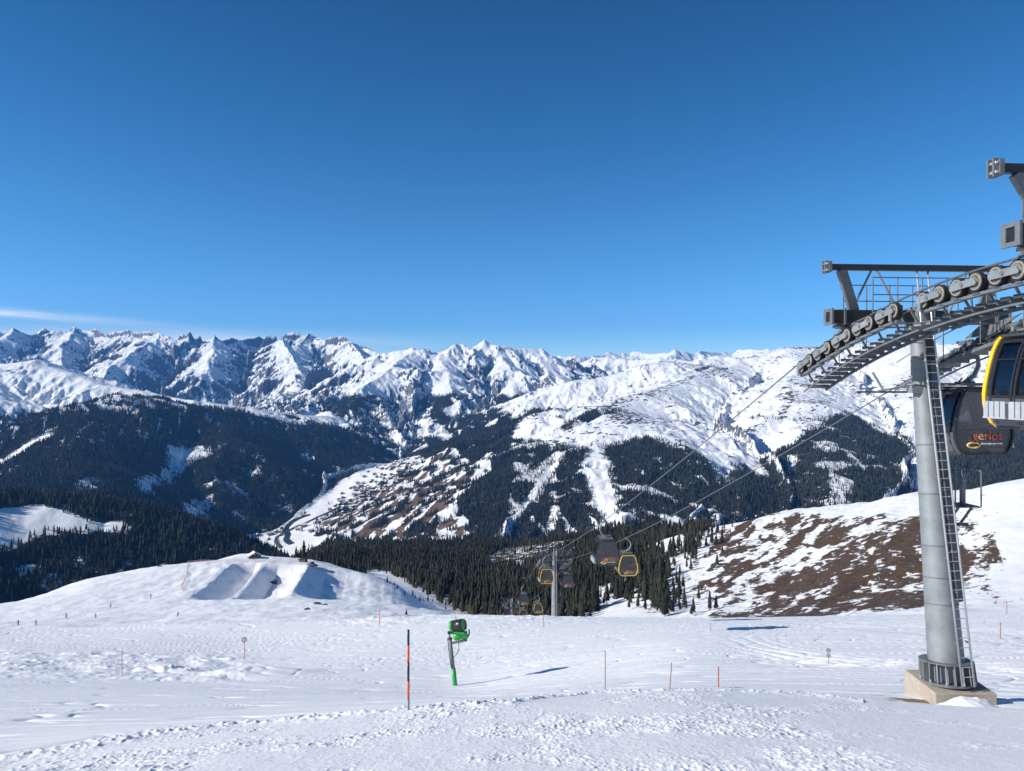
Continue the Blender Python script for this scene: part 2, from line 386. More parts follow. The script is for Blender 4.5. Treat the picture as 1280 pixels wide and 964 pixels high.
def near_detail(x, y):
    px = 640 + F * x / np.maximum(y, 2.0)
    Db = berm_d(x, y)
    wob = .5 * perlin(x / 1.7, y / 1.7, 91) + .25 * perlin(x / .5, y / .5, 92)
    yb = y + wob
    side = 1 - .5 * sstep(960, 1180, px)
    rough = (1 - sstep(Db - .5, Db + .25, yb)) * side
    c1 = perlin(x / .23, y / .3, 1); c2 = perlin(x / .11, y / .15, 2); c3 = perlin(x / .6, y / .8, 3)
    patch = .22 + .78 * sstep(-.25, .55, perlin(x / 2.6, y / 1.9, 4) + .4 * perlin(x / .9, y / .8, 9))
    bump = rough * patch * (.035 * c3 + .05 * np.maximum(c1 - .3, 0) + .045 * np.maximum(c2 - .15, 0) - .09 * np.maximum(perlin(x / .34, y / .16, 8) - .42, 0) + .013 * perlin(x / .05, y / .07, 5))
    edge = np.exp(-((yb - Db + .35) / .55) ** 2) * side * (px < 1080)
    bump += edge * (.05 + .09 * np.maximum(perlin(x / .3, y / .3, 6) - .1, 0) + .10 * np.maximum(perlin(x / .14, y / .16, 7) - .1, 0))
    gro = sstep(Db - .2, Db + .6, yb)
    # grooming and ski tracks, mostly along the slope's contour
    k = x * .06
    z = gro * (.03 * perlin(x / 12, (y + k * 2) / 1.1, 11) * (1 - .85 * sstep(32, 58, y)) + .02 * perlin(x / 14, (y - k) / .42, 12) * (1 - .8 * sstep(38, 60, y)) + .05 * perlin(x / 14, y / 4, 13))
    ln = np.abs(perlin(x / 16 + 3 + .12 * perlin(x / 3, y / 3, 15), (y + .12 * x) / 2.6, 14))
    z -= gro * .08 * np.exp(-(ln / .035) ** 2)
    ln = np.abs(perlin(x / 9 + 9, (y - .22 * x) / 2.2, 16))
    z -= gro * .06 * np.exp(-(ln / .045) ** 2)
    ln = np.abs(perlin((x + y * .4) / 5 + 2, (y - .5 * x) / 3.0, 17))
    z -= gro * .06 * np.exp(-(ln / .03) ** 2) * sstep(.0, .35, perlin(x / 12, y / 12, 18))
    # churned snow on the left, and along the far lip of the piste
    zone = sstep(44, 47, yb + .4 * wob) * (1 - sstep(61, 66, yb)) * (1 - sstep(270, 350, px + 30 * wob))
    zone2 = sstep(77, 80, yb) * (1 - sstep(92, 98, yb)) * sstep(380, 460, px) * (1 - sstep(640, 900, px)) * .8
    zr = np.maximum(zone, zone2)
    z = z * (1 - .6 * zr) + zr * (.19 * perlin(x / 2.6, y / 1.4, 21) + .2 * np.maximum(perlin(x / .9, y / .7, 22) - .05, 0) * (.3 + sstep(-.1, .4, perlin(x / 7, y / 5, 27))) + .06 * np.maximum(perlin(x / .4, y / .4, 23), 0))
    z += .3 * np.exp(-(((x + 25.5) / 2.2) ** 2 + ((y - 52) / 1.6) ** 2)) * (1 + 1.6 * perlin(x / .7, y / .5, 24))
    z += .55 * np.exp(-(((x + 17.5) / 3.4) ** 2 + ((y - 50) / 2.2) ** 2))      # a wind-blown hump by the sign post
    z += .35 * np.exp(-((y - 86 - 2 * perlin(x / 20, 0 * y, 26)) / 2.4) ** 2) * (1 - sstep(520, 700, px))   # pushed-up rim of the piste
    # turning tracks left of the lift tower
    for cx, cy, rr, wd in ((24.0, 52.0, 15.0, 3.2), (30.0, 66.0, 33.0, 3.0), (36.0, 50.0, 21.0, 3.0)):
        q = np.hypot(x - cx, (y - cy) * 1.1) - rr
        mk = np.exp(-(q / wd) ** 2) * sstep(880, 1000, px) * sstep(26, 31, y)
        z -= mk * .13 * np.maximum(np.sin(q * 5.2 + 2 * perlin(x / 3, y / 3, 31)), .2)
    # broad undulation that the light picks out
    z += sstep(25, 40, y) * .22 * perlin(x / 26 + .3, y / 15, 28)
    z = z + .85 * bump
    z -= .55 * np.exp(-((x - 12.5) / 1.35) ** 2 - ((y - 20.2) / .85) ** 2) * .62     # hollow in front of the footing
    # bare ground by the footing
    g = np.zeros_like(x)
    n = .5 * perlin(x / .35, y / .3, 41)
    for gx, gy, a, b in ((12.05, 21.0, 1.05, .30), (11.0, 21.6, .7, .12), (14.9, 18.75, .75, .1), (13.5, 17.2, .35, .09), (11.3, 22.9, .55, .1)):
        g = np.maximum(g, 1.15 - ((x - gx) / a) ** 2 - ((y - gy) / b) ** 2 * .8 + n)
    return z, np.clip(g, 0, 1)

def near_height(x, y):
    x = np.asarray(x, f32); y = np.asarray(y, f32)
    return table(x, y) + near_detail(x, y)[0]
def ground(x, y):
    a = np.array([x], f32); b = np.array([y], f32)
    return float(near_height(a, b)[0] if math.hypot(x, y) < 175 else mid_height(a, b)[0])

th = angles(.062, 39.5, 180, 1.6)
inv = np.arange(1 / 5.0, 1 / 30.0, -.0002)
r = np.concatenate([np.linspace(.5, 4.9, 24), 1 / inv, np.exp(np.arange(math.log(30.1), math.log(178), .0042))])
RR, TT = np.meshgrid(r.astype(f32), th.astype(f32), indexing='ij')
X = RR * np.sin(TT); Y = RR * np.cos(TT)
dz, g = near_detail(X, Y)
Z = table(X, Y) + dz
o = structure(grid_object('snow_slope', X, Y, Z, M_NEAR, {'grass': g, 'rock': 0 * g, 'forest': 0 * g}))

# ------------------------------------------------------------------ middle ground
POLY = {}
def poly(key, dmin, dmax, pts): POLY.setdefault(key, []).append(hits(pts, dmin, dmax))
poly('wood', 385, 1850, [(385, 688), (400, 696), (440, 704), (490, 717), (530, 738), (562, 757), (590, 772), (640, 778), (830, 778), (845, 772), (838, 740), (845, 715), (862, 690), (880, 664), (850, 664), (800, 660), (750, 668), (690, 676), (640, 684), (560, 686), (480, 684), (400, 684)])
poly('edge', 360, 900, [(830, 778), (888, 775), (882, 740), (900, 704), (925, 668), (900, 655), (870, 664), (850, 690), (838, 720), (830, 750)])
poly('meadow', 850, 1900, [(602, 700), (640, 680), (690, 665), (748, 651), (752, 671), (700, 690), (655, 712), (610, 714)])
poly('meadow2', 700, 1900, [(780, 668), (800, 656), (850, 654), (858, 666), (800, 674)])
poly('brown', 270, 680, [(868, 776), (925, 738), (1000, 702), (1060, 677), (1140, 640), (1215, 652), (1246, 690), (1236, 735), (1200, 756), (1130, 769), (1000, 776)])
poly('patchy', 270, 720, [(850, 735), (862, 695), (885, 666), (950, 642), (1010, 640), (1120, 642), (1150, 640), (1060, 682), (950, 728), (880, 772)])
poly('patchy', 270, 720, [(1150, 640), (1240, 660), (1252, 700), (1240, 752), (1190, 762)])

def soft_poly(x, y, key, w):
    """1 inside, 0 outside, edge blurred over w metres."""
    s = np.zeros(x.shape, f32)
    for p in POLY[key]:
        a = np.zeros(x.shape, f32)
        for q in range(6):
            ang = q * 1.047; a += in_poly(x + w * math.cos(ang), y + w * math.sin(ang), p)
        s = np.maximum(s, a / 6)
    return s

def mid_detail(x, y):
    r_ = np.hypot(x, y); px = 640 + F * x / np.maximum(y, 2.0)
    hump = sstep(178, 215, r_) * (1 - sstep(560, 640, r_)) * (1 - sstep(570, 640, px))
    z = sstep(176, 230, r_) * (1.6 * fbm(x / 70, y / 70, 4, 51) + .5 * fbm(x / 14, y / 14, 4, 52))
    z += hump * (.5 * fbm(x / 9, y / 16, 4, 53) + .9 * ridged(x / 60, y / 34, 3, 54) * sstep(100, 420, px) - .3)
    # snow farm: parallel banks pushed up on the hill
    u = x + 153 + (y - 440) * .214                # across the banks, metres
    v = y
    on = sstep(300, 326, v + 5 * perlin(u / 14, v / 14, 60)) * (1 - sstep(410, 432, v))
    prof = np.interp(u, [-40, -18, -16, -3, 0, 2, 10, 20, 27, 29, 39, 50, 70, 120], [0, 1.0, .8, -8.8, -1.6, -1.8, -8.6, -7.6, 2.0, 2.3, -4.6, -8.6, -10, -9])
    prof = prof + .5 * perlin(u / 6, v / 16, 61)
    fade = sstep(-55, -30, u) * (1 - sstep(36, 125, u) ** .8)
    z += on * fade * prof * .86
    z += hump * 2.6 * np.exp(-((u - 92) / 14) ** 2 - ((v - 335) / 26) ** 2) * (1 + .6 * perlin(x / 7, y / 7, 62))
    z += hump * 2.2 * np.exp(-((x + 176) / 14) ** 2 - ((y - 470) / 10) ** 2)
    right = sstep(780, 900, px) * sstep(250, 330, r_)
    z += right * (4.5 * fbm((x * .8 + y * .6) / 150, (y * .8 - x * .6) / 50, 5, 63) + .8 * fbm(x / 9, y / 9, 4, 64)) * (1 - sstep(1180, 1260, px) * .75)
    wood = sstep(420, 560, r_) * sstep(600, 680, px) * (1 - right)
    z += wood * 7 * fbm(x / 110, y / 110, 4, 65)
    return z
def mid_height(x, y):
    x = np.asarray(x, f32); y = np.asarray(y, f32)
    k = sstep(1300, 1500, np.hypot(x, y))
    return base(x, y)[0] + mid_detail(x, y) * (1 - k)

th = angles(.06, 39.5, 62, 1.0)
r = np.exp(np.arange(math.log(174.0), math.log(1512), .0042))
MID_R, MID_TH = r, th
RR, TT = np.meshgrid(r.astype(f32), th.astype(f32), indexing='ij')
X = RR * np.sin(TT); Y = RR * np.cos(TT)
B, WHO, _ = base(X, Y)
k = sstep(1300, 1500, RR)
Z = B + mid_detail(X, Y) * (1 - k)
Z[0] -= 1.5; Z[1] -= .5
px = 640 + F * X / Y
n1 = fbm(X / 26, Y / 26, 5, 71); n2 = fbm((X * .55 + Y * .83) / 26, (Y * .55 - X * .83) / 11, 5, 72); n3 = fbm(X / 5, Y / 5, 4, 73)
brown = soft_poly(X, Y, 'brown', 14); patchy = soft_poly(X, Y, 'patchy', 16)
streak = fbm((X * .55 + Y * .83) / 52, (Y * .55 - X * .83) / 11, 5, 74)
grass = brown * (.72 + .75 * streak + .45 * n2 + .6 * n3)
grass = np.maximum(grass, patchy * (.56 + .8 * streak + .8 * n2 + .35 * n1 + .6 * n3))
grass = np.maximum(grass, .95 * soft_poly(X, Y, 'meadow', 8) * (.55 + 1.2 * n2 + .3 * (n1 > 0)))
spot = np.maximum(0, fbm(X / 12, Y / 5, 4, 75) - .22) * 4 * sstep(1090, 1130, px) * (1 - sstep(1240, 1262, px)) * (RR > 430) * (RR < 620)
grass = np.clip(np.maximum(grass, np.minimum(spot, .7)), 0, 1)
wood = soft_poly(X, Y, 'wood', 10); edge = soft_poly(X, Y, 'edge', 12)
gapn = fbm(X / 42, Y / 60, 4, 76)
open_ = sstep(.16, .36, gapn + .24 * sstep(680, 760, px) * (1 - sstep(620, 1000, RR)))
open_ = np.maximum(open_, np.maximum(soft_poly(X, Y, 'meadow', 4), soft_poly(X, Y, 'meadow2', 4)))
dens_mid = np.clip(wood * (1 - .93 * open_), 0, 1)
dens_mid = np.maximum(dens_mid, .26 * edge * sstep(-.25, .2, n1))
k2 = (WHO == 0) & (B < -260) & (RR > 1000) & (px > 330)
left = ((WHO == 1) | (WHO == 2)) & (RR > 800)
behind = (WHO == 0) & (px < 345) & (RR > 640) & (RR > 1.0)
leftwood = (left | behind).astype(f32)
poly('field', 900, 2100, [(-60, 700), (-40, 650), (0, 640), (50, 634), (62, 642), (88, 648), (112, 656), (150, 654), (160, 660), (158, 669), (128, 667), (104, 671), (86, 668), (62, 668), (40, 676), (0, 690)])
poly('field', 800, 2100, [(25, 712), (45, 710), (54, 716), (40, 722), (25, 720)])
poly('field', 800, 2100, [(84, 700), (100, 704), (110, 714), (128, 716), (128, 720), (100, 714)])
field = soft_poly(X, Y, 'field', 6)
leftwood = leftwood * (1 - field) * sstep(-.62, -.48, fbm(X / 60, Y / 60, 4, 78))
dens_mid = np.maximum(dens_mid, leftwood)
dens_mid = np.maximum(dens_mid, .9 * k2 * (1 - field) * (1 - soft_poly(X, Y, 'meadow', 6)) * (1 - soft_poly(X, Y, 'meadow2', 6)))
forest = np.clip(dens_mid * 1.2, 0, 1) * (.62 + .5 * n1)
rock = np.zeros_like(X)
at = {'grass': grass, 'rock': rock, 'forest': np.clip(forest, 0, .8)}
c = lambda a: a[:-1, :-1]
hillm = (c(RR) < 640) & (c(px) < 605)
sidem = ~hillm & (c(px) > 800) & (c(RR) < 760)
darkm = ~hillm & ~sidem & (c(WHO) == 1)
structure(grid_object('snow_hill', X, Y, Z, M_MID, at, hillm))
structure(grid_object('grassy_hillside', X, Y, Z, M_MID, at, sidem))
structure(grid_object('forest_ground', X, Y, Z, M_MID, at, ~hillm & ~sidem & ~darkm))
dark_parts = [(X, Y, Z, at, darkm)]
MIDG = (X, Y, Z, RR, px, dens_mid, edge)

# ------------------------------------------------------------------ mountains and valley
th = angles(.062, 40, 60, .6)
r = np.exp(np.arange(math.log(1500.0), math.log(19500), .0029))
RR, TT = np.meshgrid(r.astype(f32), th.astype(f32), indexing='ij')
X = RR * np.sin(TT); Y = RR * np.cos(TT)
wx = 130 * fbm(X / 800, Y / 800, 4, 81); wy = 130 * fbm(X / 800, Y / 800, 4, 82)
ks = sstep(1500, 2400, RR)
B, WHO, DI = base(X + wx * ks * .8, Y + wy * ks * .8)
gx, gy = grad_polar(B, r, th)
rough_k = np.choose(WHO, [.25, .35, .5, .8, 2.0, 1.4, .55, 1.4, .05]).astype(f32)
crest = np.maximum(sstep(0, 420, DI) * .94 + .06, np.where(WHO == 7, .2, np.where(WHO == 4, .12, 0)))
def fp0(key, w, p):
    poly(key, 2300, 6500, p); return soft_poly(X, Y, key, w)
def blur(a, n=3, k=7):
    ker = np.ones(2 * k + 1) / (2 * k + 1)
    for _ in range(n):
        for ax in (0, 1):
            p_ = np.pad(a, [(k, k) if q == ax else (0, 0) for q in (0, 1)], mode='edge')
            cs = np.cumsum(np.insert(p_.astype(np.float64), 0, 0, axis=ax), axis=ax)
            a = (np.take(cs, range(2 * k + 1, cs.shape[ax]), axis=ax) - np.take(cs, range(0, cs.shape[ax] - 2 * k - 1), axis=ax)) / (2 * k + 1)
    return a.astype(f32)
vm0 = fp0('vm', 14, [(262, 664), (330, 655), (380, 642), (425, 606), (465, 586), (500, 572), (535, 586), (505, 606), (455, 642), (425, 668), (395, 692), (270, 694)])
g60 = fp0('g6', 40, [(440, 628), (500, 590), (560, 570), (610, 590), (560, 640), (590, 668), (560, 682), (480, 684), (400, 668), (395, 655)])
plat = fp0('plat', 60, [(700, 560), (720, 535), (765, 518), (800, 503), (840, 500), (850, 530), (800, 545), (762, 560), (775, 655), (750, 655), (730, 590)])
rough_k = rough_k * (1 - .92 * vm0) * (1 - .55 * plat) * (1 - .72 * g60)
mtn = blur(sstep(1600, 2600, RR) * rough_k); crest = blur(crest, 2, 4)
gx = blur(gx, 2, 4); gy = blur(gy, 2, 4)
e1 = erosion(X, Y, gx, gy, 620.0, 4, 5)
eb = erosion(X, Y, gx, gy, 1150.0, 3, 15); w_a = blur(np.choose(WHO, [1, 1, 1, 1, .62, .62, .75, .62, 1]).astype(f32), 3, 9); w_b = blur(np.choose(WHO, [0, 0, 0, 0, 1.2, 1.2, .9, 1.2, 0]).astype(f32), 3, 9); e1 = w_a * e1 + w_b * eb
Z = B + mtn * crest * 62 * e1
gx2, gy2 = [blur(q_, 2, 2) for q_ in grad_polar(Z, r, th)]
e2 = erosion(X, Y, gx2, gy2, 150.0, 3, 9)
Z = Z + mtn * blur(np.where(np.isin(WHO, (4, 5, 7)), .72, 1), 2, 6) * (.35 + .65 * crest) * (20 * e2 + 9 * fbm(X / 40, Y / 40, 3, 84))
Z = Z + sstep(1500, 1700, RR) * 2.0 * fbm(X / 60, Y / 60, 3, 83)
gx, gy = grad_polar(Z, r, th); slope = np.hypot(gx, gy)
px = 640 + F * X / Y
n1 = fbm(X / 260, Y / 260, 5, 86); n2 = fbm(X / 70, Y / 70, 4, 87); n3 = fbm(X / 900, Y / 900, 4, 88)
rib = e1 * .6 + e2 * .4
nf = fbm(X / 28, Y / 34, 4, 96)
fall = fbm((X * .92 + Y * .4) / 38, (Y * .92 - X * .4) / 240, 4, 97)
# which slopes carry forest: the wood line of each landform, then clearings and runs surveyed one by one
tl = np.choose(WHO, [-150, 400, -72, -190, -60, -95, -225, -900, -900]).astype(f32)
tl = tl + 45 * n1 + 30 * n2 + 35 * rib
tl = np.where((WHO == 4), tl - 40, tl)
fo = sstep(-26, 26, tl - Z)
fo = fo * (1 - .75 * sstep(.80, 1.0, slope) * (WHO != 2))
# snow-filled gullies and thin places in the woods
gl = sstep(.30, .62, rib + .45 * n2)
fo = fo * (1 - .85 * gl * ((WHO == 3) | (WHO == 4)))
fo = fo * (1 - .75 * sstep(.26, .40, n1) * np.isin(WHO, (3, 4, 6)))
fo = fo * (1 - .8 * sstep(.40, .5, fbm(X / 130, Y / 200, 5, 90)) * (WHO == 2) * sstep(-330, -560, Z))
fo = fo * (1 - .95 * sstep(-.12, .2, n2) * (WHO == 2) * sstep(-190, -95, Z))
fo = fo * (1 - .62 * sstep(.08, .38, fall + .35 * nf + .2 * n2) * (WHO == 2) * sstep(-470, -200, Z))
def fp(key, w, dmin, dmax, *polys, dp=1.0):
    for p in polys: poly(key, dmin, dmax, p)
    return soft_poly(X + dp * (45 * n2 + 20 * nf), Y + dp * (70 * n1 + 30 * nf), key, w)
RD = (2300, 6500)
woods6 = fp('w6', 22, *RD,
   [(590, 605), (640, 566), (668, 556), (690, 562), (735, 566), (736, 600), (746, 640), (752, 668), (600, 690), (556, 680), (560, 640)],
   [(755, 556), (800, 545), (850, 560), (905, 602), (945, 652), (770, 672), (775, 640), (762, 600)],
   [(955, 572), (1000, 545), (1060, 518), (1140, 552), (1140, 640), (1000, 665), (920, 672), (860, 668), (905, 600)],
   [(700, 535), (735, 516), (760, 518), (745, 530), (705, 545)],
   [(520, 588), (590, 552), (660, 516), (690, 508), (690, 520), (640, 545), (600, 570), (560, 585), (530, 600)],
   [(1180, 560), (1290, 575), (1290, 610), (1180, 615)])
clear6 = fp('c6', 12, *RD,
   [(712, 556), (738, 540), (752, 545), (750, 575), (757, 598), (768, 628), (772, 655), (757, 656), (746, 628), (735, 607), (734, 585), (738, 566)],
   [(692, 560), (705, 545), (730, 532), (765, 520), (800, 505), (835, 520), (835, 552), (800, 543), (762, 545), (735, 556), (715, 562)],
   [(640, 560), (662, 545), (660, 552), (645, 566)],
   [(698, 572), (704, 575), (660, 640), (625, 676), (618, 676), (650, 636)],
   [(640, 632), (650, 630), (645, 645), (636, 645)], [(690, 640), (696, 638), (690, 660), (684, 660)],
   [(890, 540), (915, 548), (960, 590), (950, 596), (915, 566)],
   [(985, 570), (995, 572), (990, 600), (984, 600)], [(1050, 560), (1070, 575), (1085, 590), (1075, 590)],
   [(760, 648), (790, 640), (800, 652), (775, 660)], dp=.3)
grass6 = g60
tongues = sstep(-.05, .16, fbm((X * .75 + Y * .35) / 90, (Y * .75 - X * .35) / 260, 4, 93))
meadow = grass6 * (1 - sstep(.30, .5, fbm(X / 120, Y / 160, 4, 92)))
clear2 = fp('c2', 26, 2200, 5600,
   [(165, 612), (185, 596), (207, 590), (213, 566), (235, 560), (268, 560), (262, 568), (232, 576), (214, 600), (200, 612), (184, 622)],
   [(262, 606), (285, 603), (312, 614), (306, 622), (288, 614)],
   [(226, 640), (250, 624), (262, 632), (240, 652)],
   [(98, 615), (112, 600), (124, 605), (112, 618)],
   [(0, 575), (20, 562), (58, 543), (60, 549), (28, 566), (0, 584)], [(-60, 590), (0, 572), (0, 580), (-60, 602)],
   [(375, 562), (388, 562), (390, 576), (380, 572)], [(318, 566), (330, 572), (322, 580)],
   [(345, 630), (358, 628), (362, 634), (350, 636)],
   [(290, 575), (310, 585), (325, 592), (318, 594)],
   [(292, 646), (300, 640), (306, 654), (296, 655)], [(430, 604), (455, 613), (450, 619), (432, 612)])
clear5 = fp('c5', 22, 4600, 9000,
   [(495, 515), (508, 514), (530, 524), (552, 538), (566, 548), (552, 552), (515, 541), (532, 536)],
   [(555, 511), (572, 508), (583, 509), (570, 526), (556, 518)],
   [(582, 520), (606, 518), (608, 523), (584, 524)], [(525, 512), (532, 508), (536, 523), (524, 518)],
   [(380, 520), (420, 522), (446, 527), (442, 535), (398, 533), (384, 528)], [(300, 512), (345, 516), (390, 530), (380, 534), (310, 520)],
   [(640, 506), (655, 500), (654, 514), (638, 514)])
fo = np.maximum(fo * ((WHO != 6) | (px + 90 * n1 > 1180) | (Z > -200) | (px + 60 * n1 < 640)), np.where((WHO == 6) | (WHO == 0), woods6, 0) * (1 - .7 * sstep(.62, .9, rib + .3 * n2)) * (1 - .7 * sstep(.27, .46, fall + .3 * n2)) * (1 - .5 * sstep(.32, .5, nf)))
fo = fo * (1 - clear6) * (1 - clear2 * (WHO != 6)) * (1 - clear5)
vm = vm0
fo = np.where(WHO == 2, fo, fo * (1 - vm * (1 - .6 * sstep(.3, .45, n2))))
fo = np.where((WHO == 8), .85 * sstep(.22, .34, n2) * sstep(.1, .3, n1), fo)
fo = np.where(grass6 > .3, np.maximum(fo * .0, .95 * sstep(.05, .2, fbm(X / 60, Y / 85, 4, 94) + .35 * n1)), fo)
fo = np.where((WHO == 1) | (WHO == 0), np.where(WHO == 1, 1, fo) * (1 - soft_poly(X, Y, 'field', 10)), fo)
fo = np.where((RR < 1950) & (WHO == 0) & (px > 340), np.maximum(fo, 1 - soft_poly(X, Y, 'meadow', 6)), fo)
grass = np.clip(grass6 * sstep(-.16, .1, fbm((X * .8 - Y * .3) / 60, (Y * .8 + X * .3) / 170, 4, 95) + .3 * nf) * 1.0, 0, 1)
grass = np.maximum(grass, .62 * ((WHO == 6) & (Z > -330)) * sstep(.30, .55, n2 + .5 * n3) * sstep(250, 40, Z))
slide = fp('slide', 20, 3000, 7000, [(968, 497), (975, 482), (990, 484), (998, 496), (994, 508), (985, 520), (978, 535), (972, 530), (980, 512)])
grass = np.maximum(grass, .95 * slide * np.clip(.62 + 1.6 * nf + .9 * n2, 0, 1))
rock = sstep(.78, 1.25, slope + .22 * n2 + .12 * n1) * .9
rock = rock * np.choose(WHO, [0, 0, .2, .5, .85, .8, .5, .6, 0]).astype(f32)
rock = np.maximum(rock, .75 * sstep(.34, .48, nf + .35 * n2 + .3 * rib) * (WHO == 6) * (Z > -330))
rock = np.maximum(rock, .62 * sstep(.35, .6, n2 + .35 * rib) * (WHO == 6) * (Z > -260) * sstep(.25, .45, slope))
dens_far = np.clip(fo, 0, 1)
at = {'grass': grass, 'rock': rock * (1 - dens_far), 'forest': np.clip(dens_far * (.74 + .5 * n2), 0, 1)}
w = c(WHO)
names = {1: 'dark_hill', 2: 'forested_mountain', 3: 'snowy_ridge', 4: 'high_mountain_range', 5: 'central_mountain', 6: 'broad_mountain', 7: 'distant_mountain_range', 8: 'valley_floor'}
for kk, nm in names.items():
    o = structure(grid_object(nm, X, Y, Z, M_FAR, at, w == kk))
    if kk == 1:
        a = grid_object('tmp', *dark_parts[0][:3], M_MID, dark_parts[0][3], dark_parts[0][4])
        bm = bmesh.new(); bm.from_mesh(a.data); bm.from_mesh(o.data); bm.to_mesh(o.data); bm.free()
        bpy.data.objects.remove(a)
structure(grid_object('valley_slope', X, Y, Z, M_FAR, at, w == 0))
FARG = (X, Y, Z, RR, px, dens_far, WHO)
def far_pt(px_, py_, dmin=2300, dmax=9000):
    x, y, _ = ground_hit(px_, py_, dmin, dmax)
    i = int(np.clip(np.searchsorted(r, math.hypot(x, y)), 1, len(r) - 2)); j = int(np.clip(np.searchsorted(th, math.atan2(x, y)), 1, len(th) - 2))
    return x, y, float(Z[i, j])

# ------------------------------------------------------------------ sky, sun, air, camera
SUN_EL, SUN_AZ = 28.0, 76.0          # azimuth: degrees left of straight behind the camera
S = Vector((-math.sin(R(SUN_AZ)) * math.cos(R(SUN_EL)), -math.cos(R(SUN_AZ)) * math.cos(R(SUN_EL)), math.sin(R(SUN_EL))))
w_ = bpy.data.worlds.new('World'); scene.world = w_; w_.use_nodes = True
nt = w_.node_tree; bg = nt.nodes['Background']
sk = N(nt, 'ShaderNodeTexSky', sky_type='NISHITA'); sk.sun_disc = False
sk.sun_elevation = R(SUN_EL); sk.sun_rotation = math.atan2(S.x, S.y)
sk.altitude = 2300; sk.air_density = 1.0; sk.dust_density = .3; sk.ozone_density = 1.4
tc = N(nt, 'ShaderNodeTexCoord'); sp = N(nt, 'ShaderNodeSeparateXYZ'); link(nt, tc.outputs['Generated'], sp.inputs[0])
az = math_(nt, 'ARCTAN2', sp.outputs['X'], sp.outputs['Y']); el = sp.outputs['Z']
# thin cirrus low over the left horizon
cb = N(nt, 'ShaderNodeCombineXYZ'); link(nt, math_(nt, 'MULTIPLY', az, 5.0), cb.inputs[0]); link(nt, math_(nt, 'MULTIPLY_ADD', az, 8.0, math_(nt, 'MULTIPLY', el, 110.0)), cb.inputs[1])
cn = noise(nt, cb.outputs[0], 1.0, 7, .6, .4)
def bump_(v, c0, wd): return math_(nt, 'EXPONENT', math_(nt, 'MULTIPLY', math_(nt, 'POWER', math_(nt, 'ABSOLUTE', math_(nt, 'DIVIDE', math_(nt, 'SUBTRACT', v, c0), wd)), 2.0), -1.0))
b1 = math_(nt, 'MULTIPLY', bump_(math_(nt, 'MULTIPLY_ADD', az, .035, el), .0605, .0048), bump_(az, -.68, .17))
b2 = math_(nt, 'MULTIPLY', bump_(el, .058, .011), bump_(az, -.45, .24))
cl = math_(nt, 'ADD', math_(nt, 'MULTIPLY', b1, 1.3), math_(nt, 'MULTIPLY', b2, .85))
cl = math_(nt, 'MULTIPLY', cl, math_(nt, 'MULTIPLY_ADD', math_(nt, 'SUBTRACT', cn, .42), 3.0, .45, clamp=True), clamp=True)
hs = N(nt, 'ShaderNodeHueSaturation'); hs.inputs['Saturation'].default_value = 1.35; link(nt, sk.outputs[0], hs.inputs['Color'])
vm = N(nt, 'ShaderNodeVectorMath', operation='MULTIPLY'); link(nt, hs.outputs[0], vm.inputs[0]); 
rp = N(nt, 'ShaderNodeValToRGB'); e_ = rp.color_ramp.elements
e_[0].position = 0; e_[0].color = (.86, 1.0, 1.2, 1); e_[1].position = .62; e_[1].color = (.30, .41, .43, 1)
q_ = e_.new(.22); q_.color = (.55, .77, .85, 1); q_ = e_.new(.08); q_.color = (.56, .83, 1.06, 1)
link(nt, el, rp.inputs[0]); v2 = N(nt, 'ShaderNodeVectorMath', operation='SCALE'); v2.inputs['Scale'].default_value = 1.15; link(nt, rp.outputs[0], v2.inputs[0]); link(nt, v2.outputs[0], vm.inputs[1])
mx = mixc(nt, cl, vm.outputs[0], (8.5, 9.0, 9.6))
link(nt, mx, bg.inputs['Color']); bg.inputs['Strength'].default_value = .11
ld = bpy.data.lights.new('sun', 'SUN'); ld.energy = 4.7; ld.angle = R(.53); ld.color = (1, .955, .89)
lo = bpy.data.objects.new('sun', ld); COL.objects.link(lo); lo.rotation_euler = (-S).to_track_quat('-Z', 'Y').to_euler(); lo.location = S * 300
bm = bmesh.new(); bmesh.ops.create_cube(bm, size=1)
bmesh.ops.transform(bm, verts=bm.verts, matrix=Matrix.Translation((0, 8500, 200)) @ Matrix.Diagonal((64000, 24000, 3200, 1)))
me = bpy.data.meshes.new('haze'); bm.to_mesh(me); bm.free()
hz = bpy.data.objects.new('haze', me); COL.objects.link(hz); hz['kind'] = 'stuff'
hm = bpy.data.materials.new('air'); hm.use_nodes = True; nt = hm.node_tree; nt.nodes.clear()
pv = N(nt, 'ShaderNodeVolumePrincipled'); pv.inputs['Color'].default_value = (.13, .42, 1, 1); pv.inputs['Density'].default_value = 3.3e-5; pv.inputs['Anisotropy'].default_value = .0
ou = N(nt, 'ShaderNodeOutputMaterial'); link(nt, pv.outputs[0], ou.inputs['Volume']); me.materials.append(hm)

cam = bpy.data.cameras.new('camera'); cam.sensor_width = 36; cam.lens = 36 * F / 1280; cam.clip_start = .1; cam.clip_end = 80000
co = bpy.data.objects.new('camera', cam); COL.objects.link(co); co.rotation_euler = (R(90), 0, 0); scene.camera = co
scene.view_settings.view_transform = 'Standard'; scene.view_settings.look = 'None'; scene.view_settings.exposure = .40; scene.view_settings.gamma = 1
scene.cycles.use_denoising = True; scene.cycles.denoiser = 'OPENIMAGEDENOISE'
scene.cycles.max_bounces = 6; scene.cycles.volume_bounces = 0; scene.cycles.transparent_max_bounces = 12
